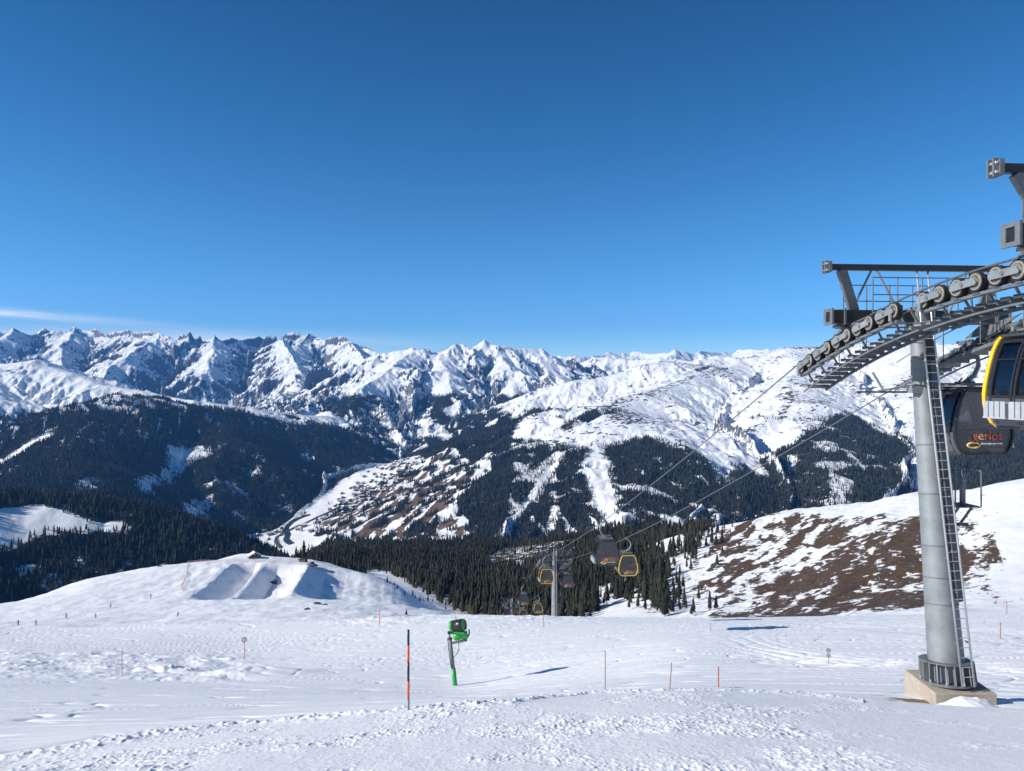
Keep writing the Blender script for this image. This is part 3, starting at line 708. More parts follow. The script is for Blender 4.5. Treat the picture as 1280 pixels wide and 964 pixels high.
# ------------------------------------------------------------------ conifers
def foliage_mat(name, c1, c2):
    m, nt, b = new_mat(name)
    oi = N(nt, 'ShaderNodeObjectInfo'); geo = N(nt, 'ShaderNodeNewGeometry')
    n = noise(nt, geo.outputs['Position'], 1.6, 3, .6)
    big = noise(nt, geo.outputs['Position'], .0045, 4, .6)
    f = math_(nt, 'ADD', math_(nt, 'MULTIPLY', oi.outputs['Random'], .5), math_(nt, 'MULTIPLY_ADD', n, .35, math_(nt, 'MULTIPLY', math_(nt, 'SUBTRACT', big, .45), 1.6)), clamp=True)
    link(nt, mixc(nt, f, c1, c2), b.inputs['Base Color']); b.inputs['Roughness'].default_value = .85; b.inputs['Specular IOR Level'].default_value = .15
    return m
M_NEEDLE = foliage_mat('spruce_needles', (.012, .018, .015), (.070, .066, .042))
M_BARK, nt, b = new_mat('bark'); geo = N(nt, 'ShaderNodeNewGeometry')
link(nt, mixc(nt, noise(nt, geo.outputs['Position'], 9, 4), (.05, .035, .025), (.12, .09, .07)), b.inputs['Base Color']); b.inputs['Roughness'].default_value = .9

def cone_ring(bm, z0, r0, z1, r1, n, rnd, droop, lean=(0, 0)):
    """One whorl of boughs: a ragged star that droops at its tips."""
    lo = []
    for i in range(n):
        a = 2 * math.pi * (i + rnd.uniform(-.3, .3)) / n
        rr = r0 * (rnd.uniform(.78, 1.18) if i % 2 == 0 else rnd.uniform(.42, .68))
        lo.append(bm.verts.new((lean[0] + rr * math.cos(a), lean[1] + rr * math.sin(a), z0 - (droop if i % 2 == 0 else -droop * .3) * rnd.uniform(.6, 1.3))))
    top = bm.verts.new((lean[0], lean[1], z1))
    for i in range(n):
        bm.faces.new((lo[i], lo[(i + 1) % n], top))

def crown_mesh(name, seed, layers, n, slim, bare=.12):
    rnd = random.Random(seed); bm = bmesh.new()
    for k in range(layers):
        t = k / layers
        z = bare + (1 - bare) * t ** .93
        rad = slim * ((1 - t) ** .8) * rnd.uniform(.8, 1.15) + .012
        if k == 0: rad *= .75
        h = (1 - bare) / layers
        cone_ring(bm, z, rad, min(1.0, z + h * 2.3 + rad * .25), 0, n, rnd, h * .75, (rnd.uniform(-.006, .006), rnd.uniform(-.006, .006)))
    me = bpy.data.meshes.new(name); bm.to_mesh(me); bm.free(); me.materials.append(M_NEEDLE); return me
def trunk_mesh():
    bm = bmesh.new()
    bmesh.ops.create_cone(bm, cap_ends=True, segments=7, radius1=.018, radius2=.006, depth=.75, matrix=Matrix.Translation((0, 0, .345)))
    me = bpy.data.meshes.new('trunk'); bm.to_mesh(me); bm.free(); me.materials.append(M_BARK); return me
CROWNS = [crown_mesh('crown', 1, 13, 14, .17), crown_mesh('crown', 2, 12, 12, .21), crown_mesh('crown', 3, 14, 14, .145), crown_mesh('crown', 4, 11, 12, .19, .2), crown_mesh('crown', 5, 12, 14, .16, .07)]
TRUNK = trunk_mesh()
LOW = [crown_mesh('low_crown', 11 + i, 5, 8, s, .08) for i, s in enumerate((.17, .20, .15))]

# every tree stands on the ground where the woods are; those hidden behind relief are left out
def scatter(grid, spacing, hmean, seed, rmin, rmax, thr=.06):
    rg = np.random.default_rng(seed)
    GX, GY, GZ, GR, GP, GD = grid[:6]
    a = (np.hypot(GX[1:, :-1] - GX[:-1, :-1], GY[1:, :-1] - GY[:-1, :-1]) * np.hypot(GX[:-1, 1:] - GX[:-1, :-1], GY[:-1, 1:] - GY[:-1, :-1]))
    d = GD[:-1, :-1]; rr = GR[:-1, :-1]; p = GP[:-1, :-1]
    el = (GZ[:-1, :-1] + 14) / rr
    hor = np.maximum.accumulate(GZ / GR, axis=0)[:-1, :-1]
    vis = el > hor - .004
    lam = a * np.where(d > thr, d, 0) / (spacing ** 2) * vis * (rr > rmin) * (rr < rmax) * (p > -60) * (p < 1340)
    n = rg.poisson(lam)
    i, j = np.nonzero(n); c_ = n[i, j]
    i = np.repeat(i, c_); j = np.repeat(j, c_)
    u = rg.random(len(i)).astype(f32); v = rg.random(len(i)).astype(f32)
    def lerp(G): return (G[i, j]*(1-u)*(1-v) + G[i+1, j]*u*(1-v) + G[i, j+1]*(1-u)*v + G[i+1, j+1]*u*v)
    x, y, z = lerp(GX), lerp(GY), lerp(GZ)
    h = hmean * np.clip(rg.normal(1, .34, len(x)), .35, 1.75) * (.6 + .4 * np.clip(lerp(GD), 0, 1))
    return np.stack([x, y, z, h], -1)
T1 = scatter(MIDG, 4.4, 12.3, 1, 380, 1512)
T2 = scatter(FARG, 7.5, 17.0, 2, 1512, 5200, .12)
T3 = scatter(FARG, 15.0, 21.0, 3, 5200, 8600, .2)
print('trees', len(T1), len(T2), len(T3))

# the ones that show largest are trees of their own
px1 = 640 + F * T1[:, 0] / T1[:, 1]
size = T1[:, 3] / T1[:, 1] + np.random.default_rng(5).random(len(T1)) * .001
order = np.argsort(-size)
# no two of them closer than a stem's reach
near_idx = list(order[:288])
rest = np.concatenate([T1[[k for k in order[288:]]]])
def tree_thing(name, x, y, z, h, k, label, group, wide=1.0):
    e = bpy.data.objects.new(name, None); COL.objects.link(e)
    e.location = (x, y, z - .1); e.rotation_euler = (0, 0, random.uniform(0, 6.28)); e.scale = (h * wide, h * wide, h)
    e.empty_display_size = .1
    e['label'] = label; e['category'] = 'tree'; e['group'] = group
    for nm, me in (('crown', CROWNS[k]), ('trunk', TRUNK)):
        o = bpy.data.objects.new(nm, me); COL.objects.link(o); o.parent = e
    return e
for q in near_idx:
    x, y, z, h = [float(v) for v in T1[q]]
    p = px1[q]
    if p > 866: lb, gp = 'dark spruce scattered on the brown and white hillside at the wood edge', 'spruces scattered on the patchy hillside'
    elif p > 745: lb, gp = 'dark spruce of the wood between the lift line and the brown hillside', 'spruces beside the patchy hillside'
    elif p > 640: lb, gp = 'dark spruce of the wood around the small far lift tower', 'spruces around the far lift tower'
    elif p > 540: lb, gp = 'dark spruce of the wood between the snow hill and the far lift tower', 'spruces below the snow hill'
    else: lb, gp = 'dark spruce of the wood behind the crest of the snow hill', 'spruces behind the snow hill'
    tree_thing('spruce_tree', x, y, z, h, random.randrange(5), lb, gp, random.uniform(.85, 1.15))
# small trees on the right flank of the snow hill
for (a, b, h) in ((484, 722, 3.6), (497, 733, 3.2), (506, 739, 3.0), (516, 741, 3.8), (525, 741, 3.5), (535, 745, 5.6), (493, 727, 2.6), (541, 751, 3.0), (557, 763, 3.2), (519, 734, 2.6), (529, 752, 2.2), (508, 768, 2.4)):
    x, y, z = ground_hit(a, b, 190, 600)
    tree_thing('spruce_tree', x, y, mid_height([x], [y])[0], h, random.randrange(5), 'small dark spruce standing alone on the right flank of the snow hill', 'small spruces on the snow hill', 1.3)

# the rest of the woods: more trees than anyone could count
def wood(name, pts, meshes):
    me = bpy.data.meshes.new(name); me.vertices.add(len(pts)); me.vertices.foreach_set('co', pts[:, :3].astype(f32).ravel())
    s = me.attributes.new('size', 'FLOAT', 'POINT'); s.data.foreach_set('value', pts[:, 3].astype(f32))
    o = bpy.data.objects.new(name, me); COL.objects.link(o); o['kind'] = 'stuff'
    ng = bpy.data.node_groups.new(name, 'GeometryNodeTree')
    ng.interface.new_socket('Geometry', in_out='INPUT', socket_type='NodeSocketGeometry'); ng.interface.new_socket('Geometry', in_out='OUTPUT', socket_type='NodeSocketGeometry')
    gi = ng.nodes.new('NodeGroupInput'); go = ng.nodes.new('NodeGroupOutput')
    ip = ng.nodes.new('GeometryNodeInstanceOnPoints'); ip.inputs['Pick Instance'].default_value = True
    g2 = ng.nodes.new('GeometryNodeGeometryToInstance')
    for k, mm in enumerate(meshes):
        src = bpy.data.objects.new('wood_source', mm)
        oi = ng.nodes.new('GeometryNodeObjectInfo'); oi.inputs['Object'].default_value = src; oi.inputs['As Instance'].default_value = True
        ng.links.new(oi.outputs['Geometry'], g2.inputs[0])
    ri = ng.nodes.new('FunctionNodeRandomValue'); ri.data_type = 'INT'
    ints = [q for q in ri.inputs if q.type == 'INT' and q.name in ('Min', 'Max')]; ints[0].default_value = 0; ints[1].default_value = len(meshes) - 1
    ng.links.new([q for q in ri.outputs if q.type == 'INT'][0], ip.inputs['Instance Index'])
    rr = ng.nodes.new('FunctionNodeRandomValue'); rr.data_type = 'FLOAT_VECTOR'
    rr.inputs[0].default_value = (-.03, -.03, 0); rr.inputs[1].default_value = (.03, .03, 6.28)
    ng.links.new(rr.outputs[0], ip.inputs['Rotation'])
    na = ng.nodes.new('GeometryNodeInputNamedAttribute'); na.data_type = 'FLOAT'; na.inputs['Name'].default_value = 'size'
    ng.links.new([q for q in na.outputs if q.name == 'Attribute'][0], ip.inputs['Scale'])
    ng.links.new(gi.outputs[0], ip.inputs['Points']); ng.links.new(g2.outputs[0], ip.inputs['Instance']); ng.links.new(ip.outputs[0], go.inputs[0])
    md = o.modifiers.new('trees', 'NODES'); md.node_group = ng
    return o
near_w = rest[rest[:, 1] < 800]; mid_w = rest[rest[:, 1] >= 800]
wood('spruce_forest', near_w, CROWNS)
wood('dark_forest', mid_w, LOW)
wood('mountain_forest', np.concatenate([T2, T3]), LOW)
# ------------------------------------------------------------------ building blocks for the made things
def paint(name, col, rough=.45, metal=0.0, var=.12, scale=3.0, bump=0.0, spec=.5):
    m, nt, b = new_mat(name)
    tc = N(nt, 'ShaderNodeTexCoord'); n = noise(nt, tc.outputs['Object'], scale, 6, .65)
    f = math_(nt, 'MULTIPLY_ADD', math_(nt, 'SUBTRACT', n, .5), 2.2, .5, clamp=True)
    link(nt, mixc(nt, f, tuple(c * (1 - var) for c in col), tuple(min(1, c * (1 + var)) for c in col)), b.inputs['Base Color'])
    link(nt, math_(nt, 'MULTIPLY_ADD', n, .25, rough - .12), b.inputs['Roughness'])
    b.inputs['Metallic'].default_value = metal; b.inputs['Specular IOR Level'].default_value = spec
    if bump:
        bp = N(nt, 'ShaderNodeBump'); bp.inputs['Strength'].default_value = bump; bp.inputs['Distance'].default_value = .01
        link(nt, n, bp.inputs['Height']); link(nt, bp.outputs[0], b.inputs['Normal'])
    return m
M = dict(
    zinc=paint('galvanised_steel', (.235, .26, .27), .58, .2, .24, 1.6),
    zinc2=paint('weathered_zinc', (.15, .165, .175), .6, .2, .25, 5.0),
    dark=paint('dark_steel', (.055, .058, .062), .5, .2, .3, 6.0),
    black=paint('black_paint', (.018, .019, .021), .35, 0, .2, 4.0),
    rubber=paint('black_rubber', (.022, .021, .02), .8, 0, .2, 8.0),
    rim=paint('worn_wheel_rim', (.33, .305, .27), .55, .3, .2, 9.0),
    alu=paint('aluminium', (.62, .63, .64), .38, .5, .1, 4.0),
    yellow=paint('yellow_paint', (.82, .50, .015), .35, 0, .06, 2.0),
    grey=paint('cabin_grey', (.085, .088, .092), .4, 0, .1, 2.0),
    shell=paint('cabin_black', (.022, .023, .026), .28, 0, .1, 2.0),
    concrete=paint('concrete', (.40, .345, .28), .85, 0, .16, 3.5, .5),
    orange=paint('orange_paint', (.78, .09, .025), .5, 0, .1, 6.0),
    green=paint('green_paint', (.03, .36, .06), .38, 0, .12, 4.0),
    wood=paint('weathered_wood', (.16, .10, .06), .8, 0, .3, 5.0),
    bamboo=paint('bamboo', (.27, .19, .125), .7, 0, .2, 14.0),
    red=paint('red_letters', (.62, .055, .04), .5, 0, .05, 5.0),
    white=paint('white_letters', (.75, .75, .74), .5, 0, .05, 5.0),
    net=paint('red_net', (.66, .42, .40), .8, 0, .15, 5.0),
    rope=paint('steel_rope', (.16, .165, .175), .5, .4, .15, 12.0),
    cloth1=paint('dark_cloth', (.03, .035, .05), .9, 0, .2, 9.0), cloth2=paint('red_cloth', (.4, .05, .04), .9, 0, .2, 9.0), cloth3=paint('blue_cloth', (.05, .10, .3), .9, 0, .2, 9.0),
    bench=paint('seat_fabric', (.10, .03, .03), .9, 0, .2, 9.0), skin=paint('skin', (.5, .32, .24), .6, 0, .05, 5),
    plaster=paint('house_plaster', (.5, .46, .4), .85, 0, .15, .3), roofsnow=paint('roof_snow', (.8, .81, .83), .8, 0, .03, .3), housewood=paint('house_timber', (.14, .085, .05), .85, 0, .25, .3),
    asphalt=paint('asphalt', (.06, .06, .062), .9, 0, .15, .05), river=paint('river_water', (.035, .045, .055), .25, 0, .2, .03),
)
gm, nt, b = new_mat('tinted_glass'); nt.nodes.remove(b)
tr = N(nt, 'ShaderNodeBsdfTransparent'); tr.inputs[0].default_value = (.55, .54, .58, 1)
gl_ = N(nt, 'ShaderNodeBsdfGlossy'); gl_.inputs['Color'].default_value = (.75, .77, .8, 1); gl_.inputs['Roughness'].default_value = .04
fr = N(nt, 'ShaderNodeFresnel'); fr.inputs[0].default_value = 1.55
mxs = N(nt, 'ShaderNodeMixShader'); link(nt, math_(nt, 'MULTIPLY_ADD', fr.outputs[0], .9, .05, clamp=True), mxs.inputs[0]); link(nt, tr.outputs[0], mxs.inputs[1]); link(nt, gl_.outputs[0], mxs.inputs[2])
link(nt, mxs.outputs[0], nt.nodes['Material Output'].inputs[0]); M['glass'] = gm

class MB:
    def __init__(s): s.bm = bmesh.new(); s.mats = []
    def _m(s, mat):
        if mat not in s.mats: s.mats.append(mat)
        return s.mats.index(mat)
    def _tag(s, faces, mat, smooth=False):
        if mat is not None:
            k = s._m(mat)
            for f in faces: f.material_index = k
        for f in faces: f.smooth = smooth
    def box(s, c, size, mat=None, rot=None):
        mtx = Matrix.Translation(c) @ (rot.to_4x4() if rot else Matrix()) @ Matrix.Diagonal((*size, 1))
        r_ = bmesh.ops.create_cube(s.bm, size=1, matrix=mtx)
        s._tag({f for v in r_['verts'] for f in v.link_faces}, mat); return s
    def beam(s, a, b, w, h, mat=None, up=(0, 0, 1)):
        """box from a to b, w across, h along up"""
        a, b = Vector(a), Vector(b); d = b - a; y = d.normalized(); x = y.cross(Vector(up))
        x = x.normalized() if x.length > 1e-5 else Vector((1, 0, 0)); z = x.cross(y)
        rot = Matrix((x, y, z)).transposed()
        return s.box((a + b) / 2, (w, d.length, h), mat, rot)
    def tube(s, pts, r, mat=None, n=8, r2=None, caps=True):
        pts = [Vector(p) for p in pts]; rings = []
        t0 = (pts[1] - pts[0]).normalized(); u = t0.orthogonal().normalized()
        for i, p in enumerate(pts):
            t = (pts[min(i + 1, len(pts) - 1)] - pts[max(i - 1, 0)]).normalized()
            u = (u - t * u.dot(t)).normalized(); v = t.cross(u)
            rr = r if r2 is None else r + (r2 - r) * i / (len(pts) - 1)
            rings.append([s.bm.verts.new(p + (u * math.cos(2 * math.pi * k / n) + v * math.sin(2 * math.pi * k / n)) * rr) for k in range(n)])
        fs = []
        for a, b in zip(rings, rings[1:]):
            for k in range(n): fs.append(s.bm.faces.new((a[k], a[(k + 1) % n], b[(k + 1) % n], b[k])))
        s._tag(fs, mat, n > 6)
        if caps: s._tag([s.bm.faces.new(rings[0][::-1]), s.bm.faces.new(rings[-1])], mat)
        return s
    def lathe(s, prof, n=24, mat=None, mtx=None, smooth=True, closed=False):
        """profile of (radius, height) turned about z"""
        mtx = mtx or Matrix(); rings = []
        for r_, z in prof: rings.append([s.bm.verts.new(mtx @ Vector((r_ * math.cos(2 * math.pi * k / n), r_ * math.sin(2 * math.pi * k / n), z))) for k in range(n)])
        fs = []
        pairs = list(zip(rings, rings[1:])) + ([(rings[-1], rings[0])] if closed else [])
        for a, b in pairs:
            for k in range(n): fs.append(s.bm.faces.new((a[k], a[(k + 1) % n], b[(k + 1) % n], b[k])))
        s._tag(fs, mat, smooth)
        if not closed: s._tag([s.bm.faces.new(rings[0][::-1]), s.bm.faces.new(rings[-1])], mat)
        return s
    def prism(s, poly, a, b, axis='y', mat=None, smooth=False):
        """closed outline pushed along an axis from a to b"""
        def p(q, t): return {'y': (q[0], t, q[1]), 'x': (t, q[0], q[1]), 'z': (q[0], q[1], t)}[axis]
        v0 = [s.bm.verts.new(p(q, a)) for q in poly]; v1 = [s.bm.verts.new(p(q, b)) for q in poly]
        n = len(poly); fs = [s.bm.faces.new((v0[i], v0[(i + 1) % n], v1[(i + 1) % n], v1[i])) for i in range(n)]
        s._tag(fs, mat, smooth); s._tag([s.bm.faces.new(v0[::-1]), s.bm.faces.new(v1)], mat); return s
    def ring(s, outer, inner, a, b, axis='y', mat=None):
        """frame between two outlines with the same number of points"""
        def p(q, t): return {'y': (q[0], t, q[1]), 'x': (t, q[0], q[1])}[axis]
        V = [[s.bm.verts.new(p(q, t)) for q in o] for o in (outer, inner) for t in (a, b)]
        n = len(outer); fs = []
        for i in range(n):
            j = (i + 1) % n
            for u_, w_2 in ((0, 1), (2, 3), (0, 2), (1, 3)): fs.append(s.bm.faces.new((V[u_][i], V[u_][j], V[w_2][j], V[w_2][i])))
        s._tag(fs, mat); return s
    def build(s, name, mat, parent=None, bevel=0):
        bmesh.ops.recalc_face_normals(s.bm, faces=s.bm.faces)
        me = bpy.data.meshes.new(name); s.bm.to_mesh(me); s.bm.free()
        for m_ in (s.mats or [mat]): me.materials.append(m_)
        o = bpy.data.objects.new(name, me); COL.objects.link(o)
        if parent: o.parent = parent
        if bevel:
            md = o.modifiers.new('bevel', 'BEVEL'); md.width = bevel; md.segments = 2; md.limit_method = 'ANGLE'
        return o
def tag(o, label, cat, group=None):
    o['label'] = label; o['category'] = cat
    if group: o['group'] = group
    return o
def empty(name, loc, rot=(0, 0, 0)):
    e = bpy.data.objects.new(name, None); COL.objects.link(e); e.location = loc; e.rotation_euler = rot; e.empty_display_size = .2; return e
def copy_tree(o, parent=None):
    c_ = o.copy(); COL.objects.link(c_); c_.parent = parent
    for ch in o.children: copy_tree(ch, c_)
    return c_
def text_mesh(txt, size, depth=.004, shear=0):
    cu = bpy.data.curves.new('lettering', 'FONT'); cu.body = txt; cu.size = size; cu.extrude = depth; cu.align_x = 'CENTER'; cu.shear = shear; cu.resolution_u = 3
    ob = bpy.data.objects.new('lettering', cu); COL.objects.link(ob)
    dg = bpy.context.evaluated_depsgraph_get(); me = bpy.data.meshes.new_from_object(ob.evaluated_get(dg))
    bpy.data.objects.remove(ob); bpy.data.curves.remove(cu); return me

# ------------------------------------------------------------------ course of the ropes
LX, RX = 10.8, 15.8                     # left and right rope where the near tower stands
def rope_x(side, D): return (LX if side < 0 else RX) - .07 * (D - 22)
TW = (23.0, 114.5, 214.0)               # distances of the tower heads
def rope_z(D):
    if D <= 26.0:
        t = D - 15.5
        return 2.84 - .02 * t - .0163 * t * t if t > -.6 else 2.846 - .0004 * (t + .6)
    def span(a, za, b, zb, sag): q = (D - a) / (b - a); return za + (zb - za) * q - 4 * sag * q * (1 - q)
    z26 = 2.84 - .02 * 10.5 - .0163 * 110.25
    if D <= 112.3: return span(26.0, z26, 112.3, -27.3, .9)
    if D <= 116.7: q = D - 112.3; return -27.3 - .30 * q - .022 * q * q
    zb = -27.3 - .30 * 4.4 - .022 * 4.4 ** 2
    if D <= 212: return span(116.7, zb, 212, -64.8, 1.6)
    return -64.8 - .42 * (D - 212)
for side, lb in ((-1, 'left steel haul rope sloping from the big lift tower down to the small far tower'), (1, 'right steel haul rope sloping behind the big lift tower down to the small far tower')):
    pts = [(rope_x(side, D), D, rope_z(D)) for D in list(np.arange(6, 27, .7)) + list(np.arange(27.5, 112, 2.5)) + list(np.arange(112.3, 117, .6)) + list(np.arange(118, 330, 4.0))]
    tag(MB().tube(pts, .027, n=6).build('haul_rope', M['rope']), lb, 'rope')

# ------------------------------------------------------------------ lift towers
YAW = math.atan(.07)
def sheave_wheel(parent, c, rad=.245, side=-1):
    mt = Matrix.Translation(c) @ Matrix.Rotation(R(90), 4, 'Y')
    m = MB()
    m.lathe([(rad - .05, -.045), (rad, -.06), (rad, -.03), (rad - .02, 0), (rad, .03), (rad, .06), (rad - .05, .045)], 26, M['rubber'], mt)
    w = m.build('sheave', None, parent)
    n = MB()
    n.lathe([(rad - .045, -.066), (rad - .045, .066), (rad - .075, .066), (rad - .085, .03), (.085, .02), (.08, .085), (.035, .10), (.035, -.10), (.08, -.085), (.085, -.02), (rad - .085, -.03), (rad - .075, -.066)], 26, M['rim'], mt)
    n.build('wheel_rim', None, w)
    return w

def build_tower(label, D, foot_z, wheels=(10, .61), over=0.0, shaft_r=(.51, .24), rungs=True):
    """Tubular lift tower: local y runs down the line, local x across it."""
    cx = (rope_x(-1, D) + rope_x(1, D)) / 2
    slope = (rope_z(D + 2) - rope_z(D - 2)) / 4
    lean = -math.atan(slope) * .5 if D < 100 else -math.atan(slope) * .12
    zr = rope_z(D)
    top = zr + .42                       # axis of the cross arm
    H = top - foot_z
    y0 = D - H * math.tan(lean)          # where the leaning shaft meets the ground
    root = empty('lift_tower', (cx + .07 * (D - y0), y0, foot_z), (0, 0, YAW)); tag(root, label, 'lift tower')
    def at(u, w, z):                     # across, along (from the head), height above the eye -> local
        return Vector((u, (D + w) - y0, z - foot_z))
    axis = lambda t: Vector((0, H * math.tan(lean) * t, H * t))
    r0, r1 = shaft_r
    # shaft of tapering tubes with welded seams
    s = MB(); pts = [axis(0), axis(.52), axis(.78), axis(.985)]
    rad = lambda t: r0 + (r1 - r0) * t
    q = Matrix.Rotation(-lean, 4, 'X')
    L = H / math.cos(lean)
    segs = [0, .205, .275, .36, .50, .635, .80, .985]
    for a, b_ in zip(segs, segs[1:]):
        s.lathe([(rad(a), a * L + .003), (rad(b_), b_ * L - .003)], 72, M['zinc'], q, False)
        if b_ < .9: s.lathe([(rad(b_) + .016, b_ * L - .014), (rad(b_) + .016, b_ * L + .012)], 40, M['zinc2'], q, False)
    s.build('shaft', None, root)
    e1 = q @ Vector((0, 0, 1))
    # flange skirt with gussets at the foot
    f = MB(); f.lathe([(r0 + .24, -.02), (r0 + .24, .05), (r0 + .03, .05), (r0 + .03, .0)], 40, M['zinc2'], q, False)
    f.lathe([(r0 + .225, .60), (r0 + .225, .63), (r0 + .006, .63), (r0 + .006, .60)], 40, M['zinc2'], q, False)
    for k in range(20):
        a = k * 2 * math.pi / 20; d = Vector((math.cos(a), math.sin(a), 0))
        f.beam(q @ (d * (r0 + .16) + Vector((0, 0, .05))), q @ (d * (r0 + .13) + Vector((0, 0, .60))), .022, .19, M['zinc'], q @ d)
        if k % 2: f.tube([q @ (d * (r0 + .225) + Vector((0, 0, .05))), q @ (d * (r0 + .225) + Vector((0, 0, .13)))], .03, M['alu'], 6)
    f.build('base_flange', None, root)
    # ladder on the side towards the slope
    dl = Vector((.05, -1, 0)); pl = Vector((1, .05, 0))
    if rungs:
        m = MB(); g = .19
        ra = []
        for sgn in (-1, 1):
            a = axis(.015) + dl * (r0 + .34) + pl * g * sgn; b_ = axis(.985) + dl * (r1 + .17) + pl * g * sgn
            m.tube([a, b_, b_ + e1 * 1.75], .03, M['alu'], 8); ra.append((a, b_))
        n = int(L / .28)
        for k in range(1, n):
            t = k / n; m.tube([ra[0][0].lerp(ra[0][1], t), ra[1][0].lerp(ra[1][1], t)], .014, M['alu'], 6)
        for k in range(1, 9):
            t = k / 9
            for sgn in (0, 1):
                p = ra[sgn][0].lerp(ra[sgn][1], t); m.beam(p, p - dl * .16, .035, .04, M['zinc2'])
        m.build('ladder', None, root)
        m = MB()
        dt = Vector((.50, -.866, 0)); a = axis(.22) + dt * (rad(.22) + .12); b_ = axis(.975) + dt * (rad(.975) + .08)
        m.beam(a, b_, .36, .04, M['dark'], dt)
        for k in range(14):
            p = a.lerp(b_, (k + .5) / 14); m.beam(p - Vector((dt.y, -dt.x, 0)) * .2, p + Vector((dt.y, -dt.x, 0)) * .2, .04, .05, M['zinc2'], dt)
        m.build('cable_tray', None, root)
    # cross arm and its columns
    m = MB(); hc = axis(1.0)
    def A(u, w, z): return at(u, w, z)
    m.beam(A(-2.95, 0, top), A(2.95, 0, top), .46, .42, M['black'])
    for sgn in (-1, 1):
        for xx in (2.96, 2.55):
            m.ring([(-.26, top - foot_z - .25), (.26, top - foot_z - .25), (.26, top - foot_z + .25), (-.26, top - foot_z + .25)] if False else [(D - y0 - .27, top - foot_z - .26), (D - y0 + .27, top - foot_z - .26), (D - y0 + .27, top - foot_z + .26), (D - y0 - .27, top - foot_z + .26)],
                   [(D - y0 - .13, top - foot_z - .16), (D - y0 + .13, top - foot_z - .16), (D - y0 + .13, top - foot_z + .16), (D - y0 - .13, top - foot_z + .16)], sgn * xx - .03, sgn * xx + .03, 'x', M['zinc2'])
    m.lathe([(r1 + .10, -.35), (r1 + .10, .30), (r1 - .05, .32), (r1 - .05, -.36)], 24, M['zinc2'], Matrix.Translation(hc) @ q, False)
    m.build('cross_arm', None, root)
    # wheel trains
    n_w, pitch = wheels
    for side in (-1, 1):
        u0 = side * 2.5
        def wheel_pos(w): return Vector(at(u0, w, rope_z(D + w) - .272))
        ws = [(k - (n_w - 1) / 2) * pitch for k in range(n_w)]
        ps = [wheel_pos(w) for w in ws]
        tr = MB()
        # the long beam behind the wheels and the hanger plates
        inner = .16 if side < 0 else -.16
        for a, b_ in zip(ps, ps[1:]):
            tr.beam(a + Vector((inner, -.12, -.02)), b_ + Vector((inner, .12, -.02)), .035, .36, M['zinc2'])
            tr.beam(a + Vector((inner * .4, -.12, -.30)), b_ + Vector((inner * .4, .12, -.30)), .16, .07, M['zinc2'])
            tr.beam(a + Vector((inner * 1.5, -.1, -.02)), b_ + Vector((inner * 1.5, .1, -.02)), .10, .05, M['dark'])
        out_ = -.13 if side < 0 else .13
        for k in range(0, n_w - 1, 2):
            a, b_ = ps[k], ps[k + 1]; d = (b_ - a).normalized(); o_ = Vector((out_, 0, 0))
            up = Vector((0, -d.z, d.y))
            pl_ = [a - d * .14 - up * .05, a - d * .10 - up * .09, b_ + d * .10 - up * .09, b_ + d * .14, b_ + d * .08 + up * .10, a - d * .06 + up * .08]
            tr.prism([(p.y, p.z) for p in pl_], a.x + out_ - .012, a.x + out_ + .012, 'x', M['zinc'])
            mid = (a + b_) / 2; tr.tube([mid + o_ * .6, mid + o_ * 1.35], .05, M['zinc2'], 10)
        # spreader plates up to the cross arm
        c0 = at(u0, 0, top)
        tri = [ps[1] + Vector((0, 0, .10)), ps[-2] + Vector((0, 0, .10)), c0 + Vector((0, .26, -.05)), c0 + Vector((0, -.26, -.05))]
        tr.prism([(p.y, p.z) for p in (ps[2] + Vector((0, 0, .34)), ps[4] + Vector((0, 0, .06)), ps[6] + Vector((0, 0, .34)), c0 + Vector((0, .22, -.22)), c0 + Vector((0, -.22, -.22)))], u0 + inner * 1.2 - .02, u0 + inner * 1.2 + .02, 'x', M['zinc2'])
        tr.tube([c0 + Vector((-.3, 0, -.32)), c0 + Vector((.3, 0, -.32))], .07, M['zinc'], 12)
        # rope catchers at both ends
        for p in (ps[0], ps[-1]):
            tr.beam(p + Vector((out_, 0, -.3)), p + Vector((out_, 0, .12)), .04, .10, M['zinc'], (0, 1, 0))
        tr.build('sheave_frame', None, root)
        for p in ps: sheave_wheel(root, p, .245, side)
        # service walkway stepping down beside the train, on the inner side
        wk = MB(); ux = u0 - side * .36; wd = .82 * -side; half = (n_w - 1) / 2 * pitch + .45
        nt_ = int(2 * half / .40)
        for k in range(nt_ + 1):
            w = -half + k * 2 * half / nt_; z = rope_z(D + w) - .74
            p = at(ux + wd / 2, w, z)
            wk.box(p, (.80, .31, .03), M['dark'])
            wk.box(p + Vector((0, -.155, -.05)), (.80, .02, .13), M['zinc2']); wk.box(p + Vector((side * .39, 0, -.02)), (.02, .31, .10), M['zinc'])
            for e in (.28, 0, -.28): wk.beam(p + Vector((e, -.15, -.03)), p + Vector((e, .15, -.03)), .02, .05, M['dark'])
            if k % 2 == 0:
                wk.beam(p + Vector((side * .36, 0, 0)), at(u0 - side * .20, w, rope_z(D + w) - .40), .05, .05, M['zinc2'])
            if k % 4 == 1:
                q0 = p + Vector((-side * .40, 0, 0)); wk.tube([q0, q0 + Vector((0, 0, .95))], .018, M['zinc2'], 6)
        for e in (0, wd):
            prev = None
            for k in range(9):
                w = -half - .1 + k * (2 * half + .2) / 8; q1 = at(ux + e, w, rope_z(D + w) - (.88 if e else .94))
                if prev is not None: wk.beam(prev, q1, .035, .10 if e else .05, M['zinc2'])
                prev = q1
        prev = None
        for k in range(9):
            w = -half + k * 2 * half / 8; q1 = at(ux + wd, w, rope_z(D + w) + .08)
            if prev is not None: wk.tube([prev, q1], .016, M['zinc2'], 6)
            prev = q1
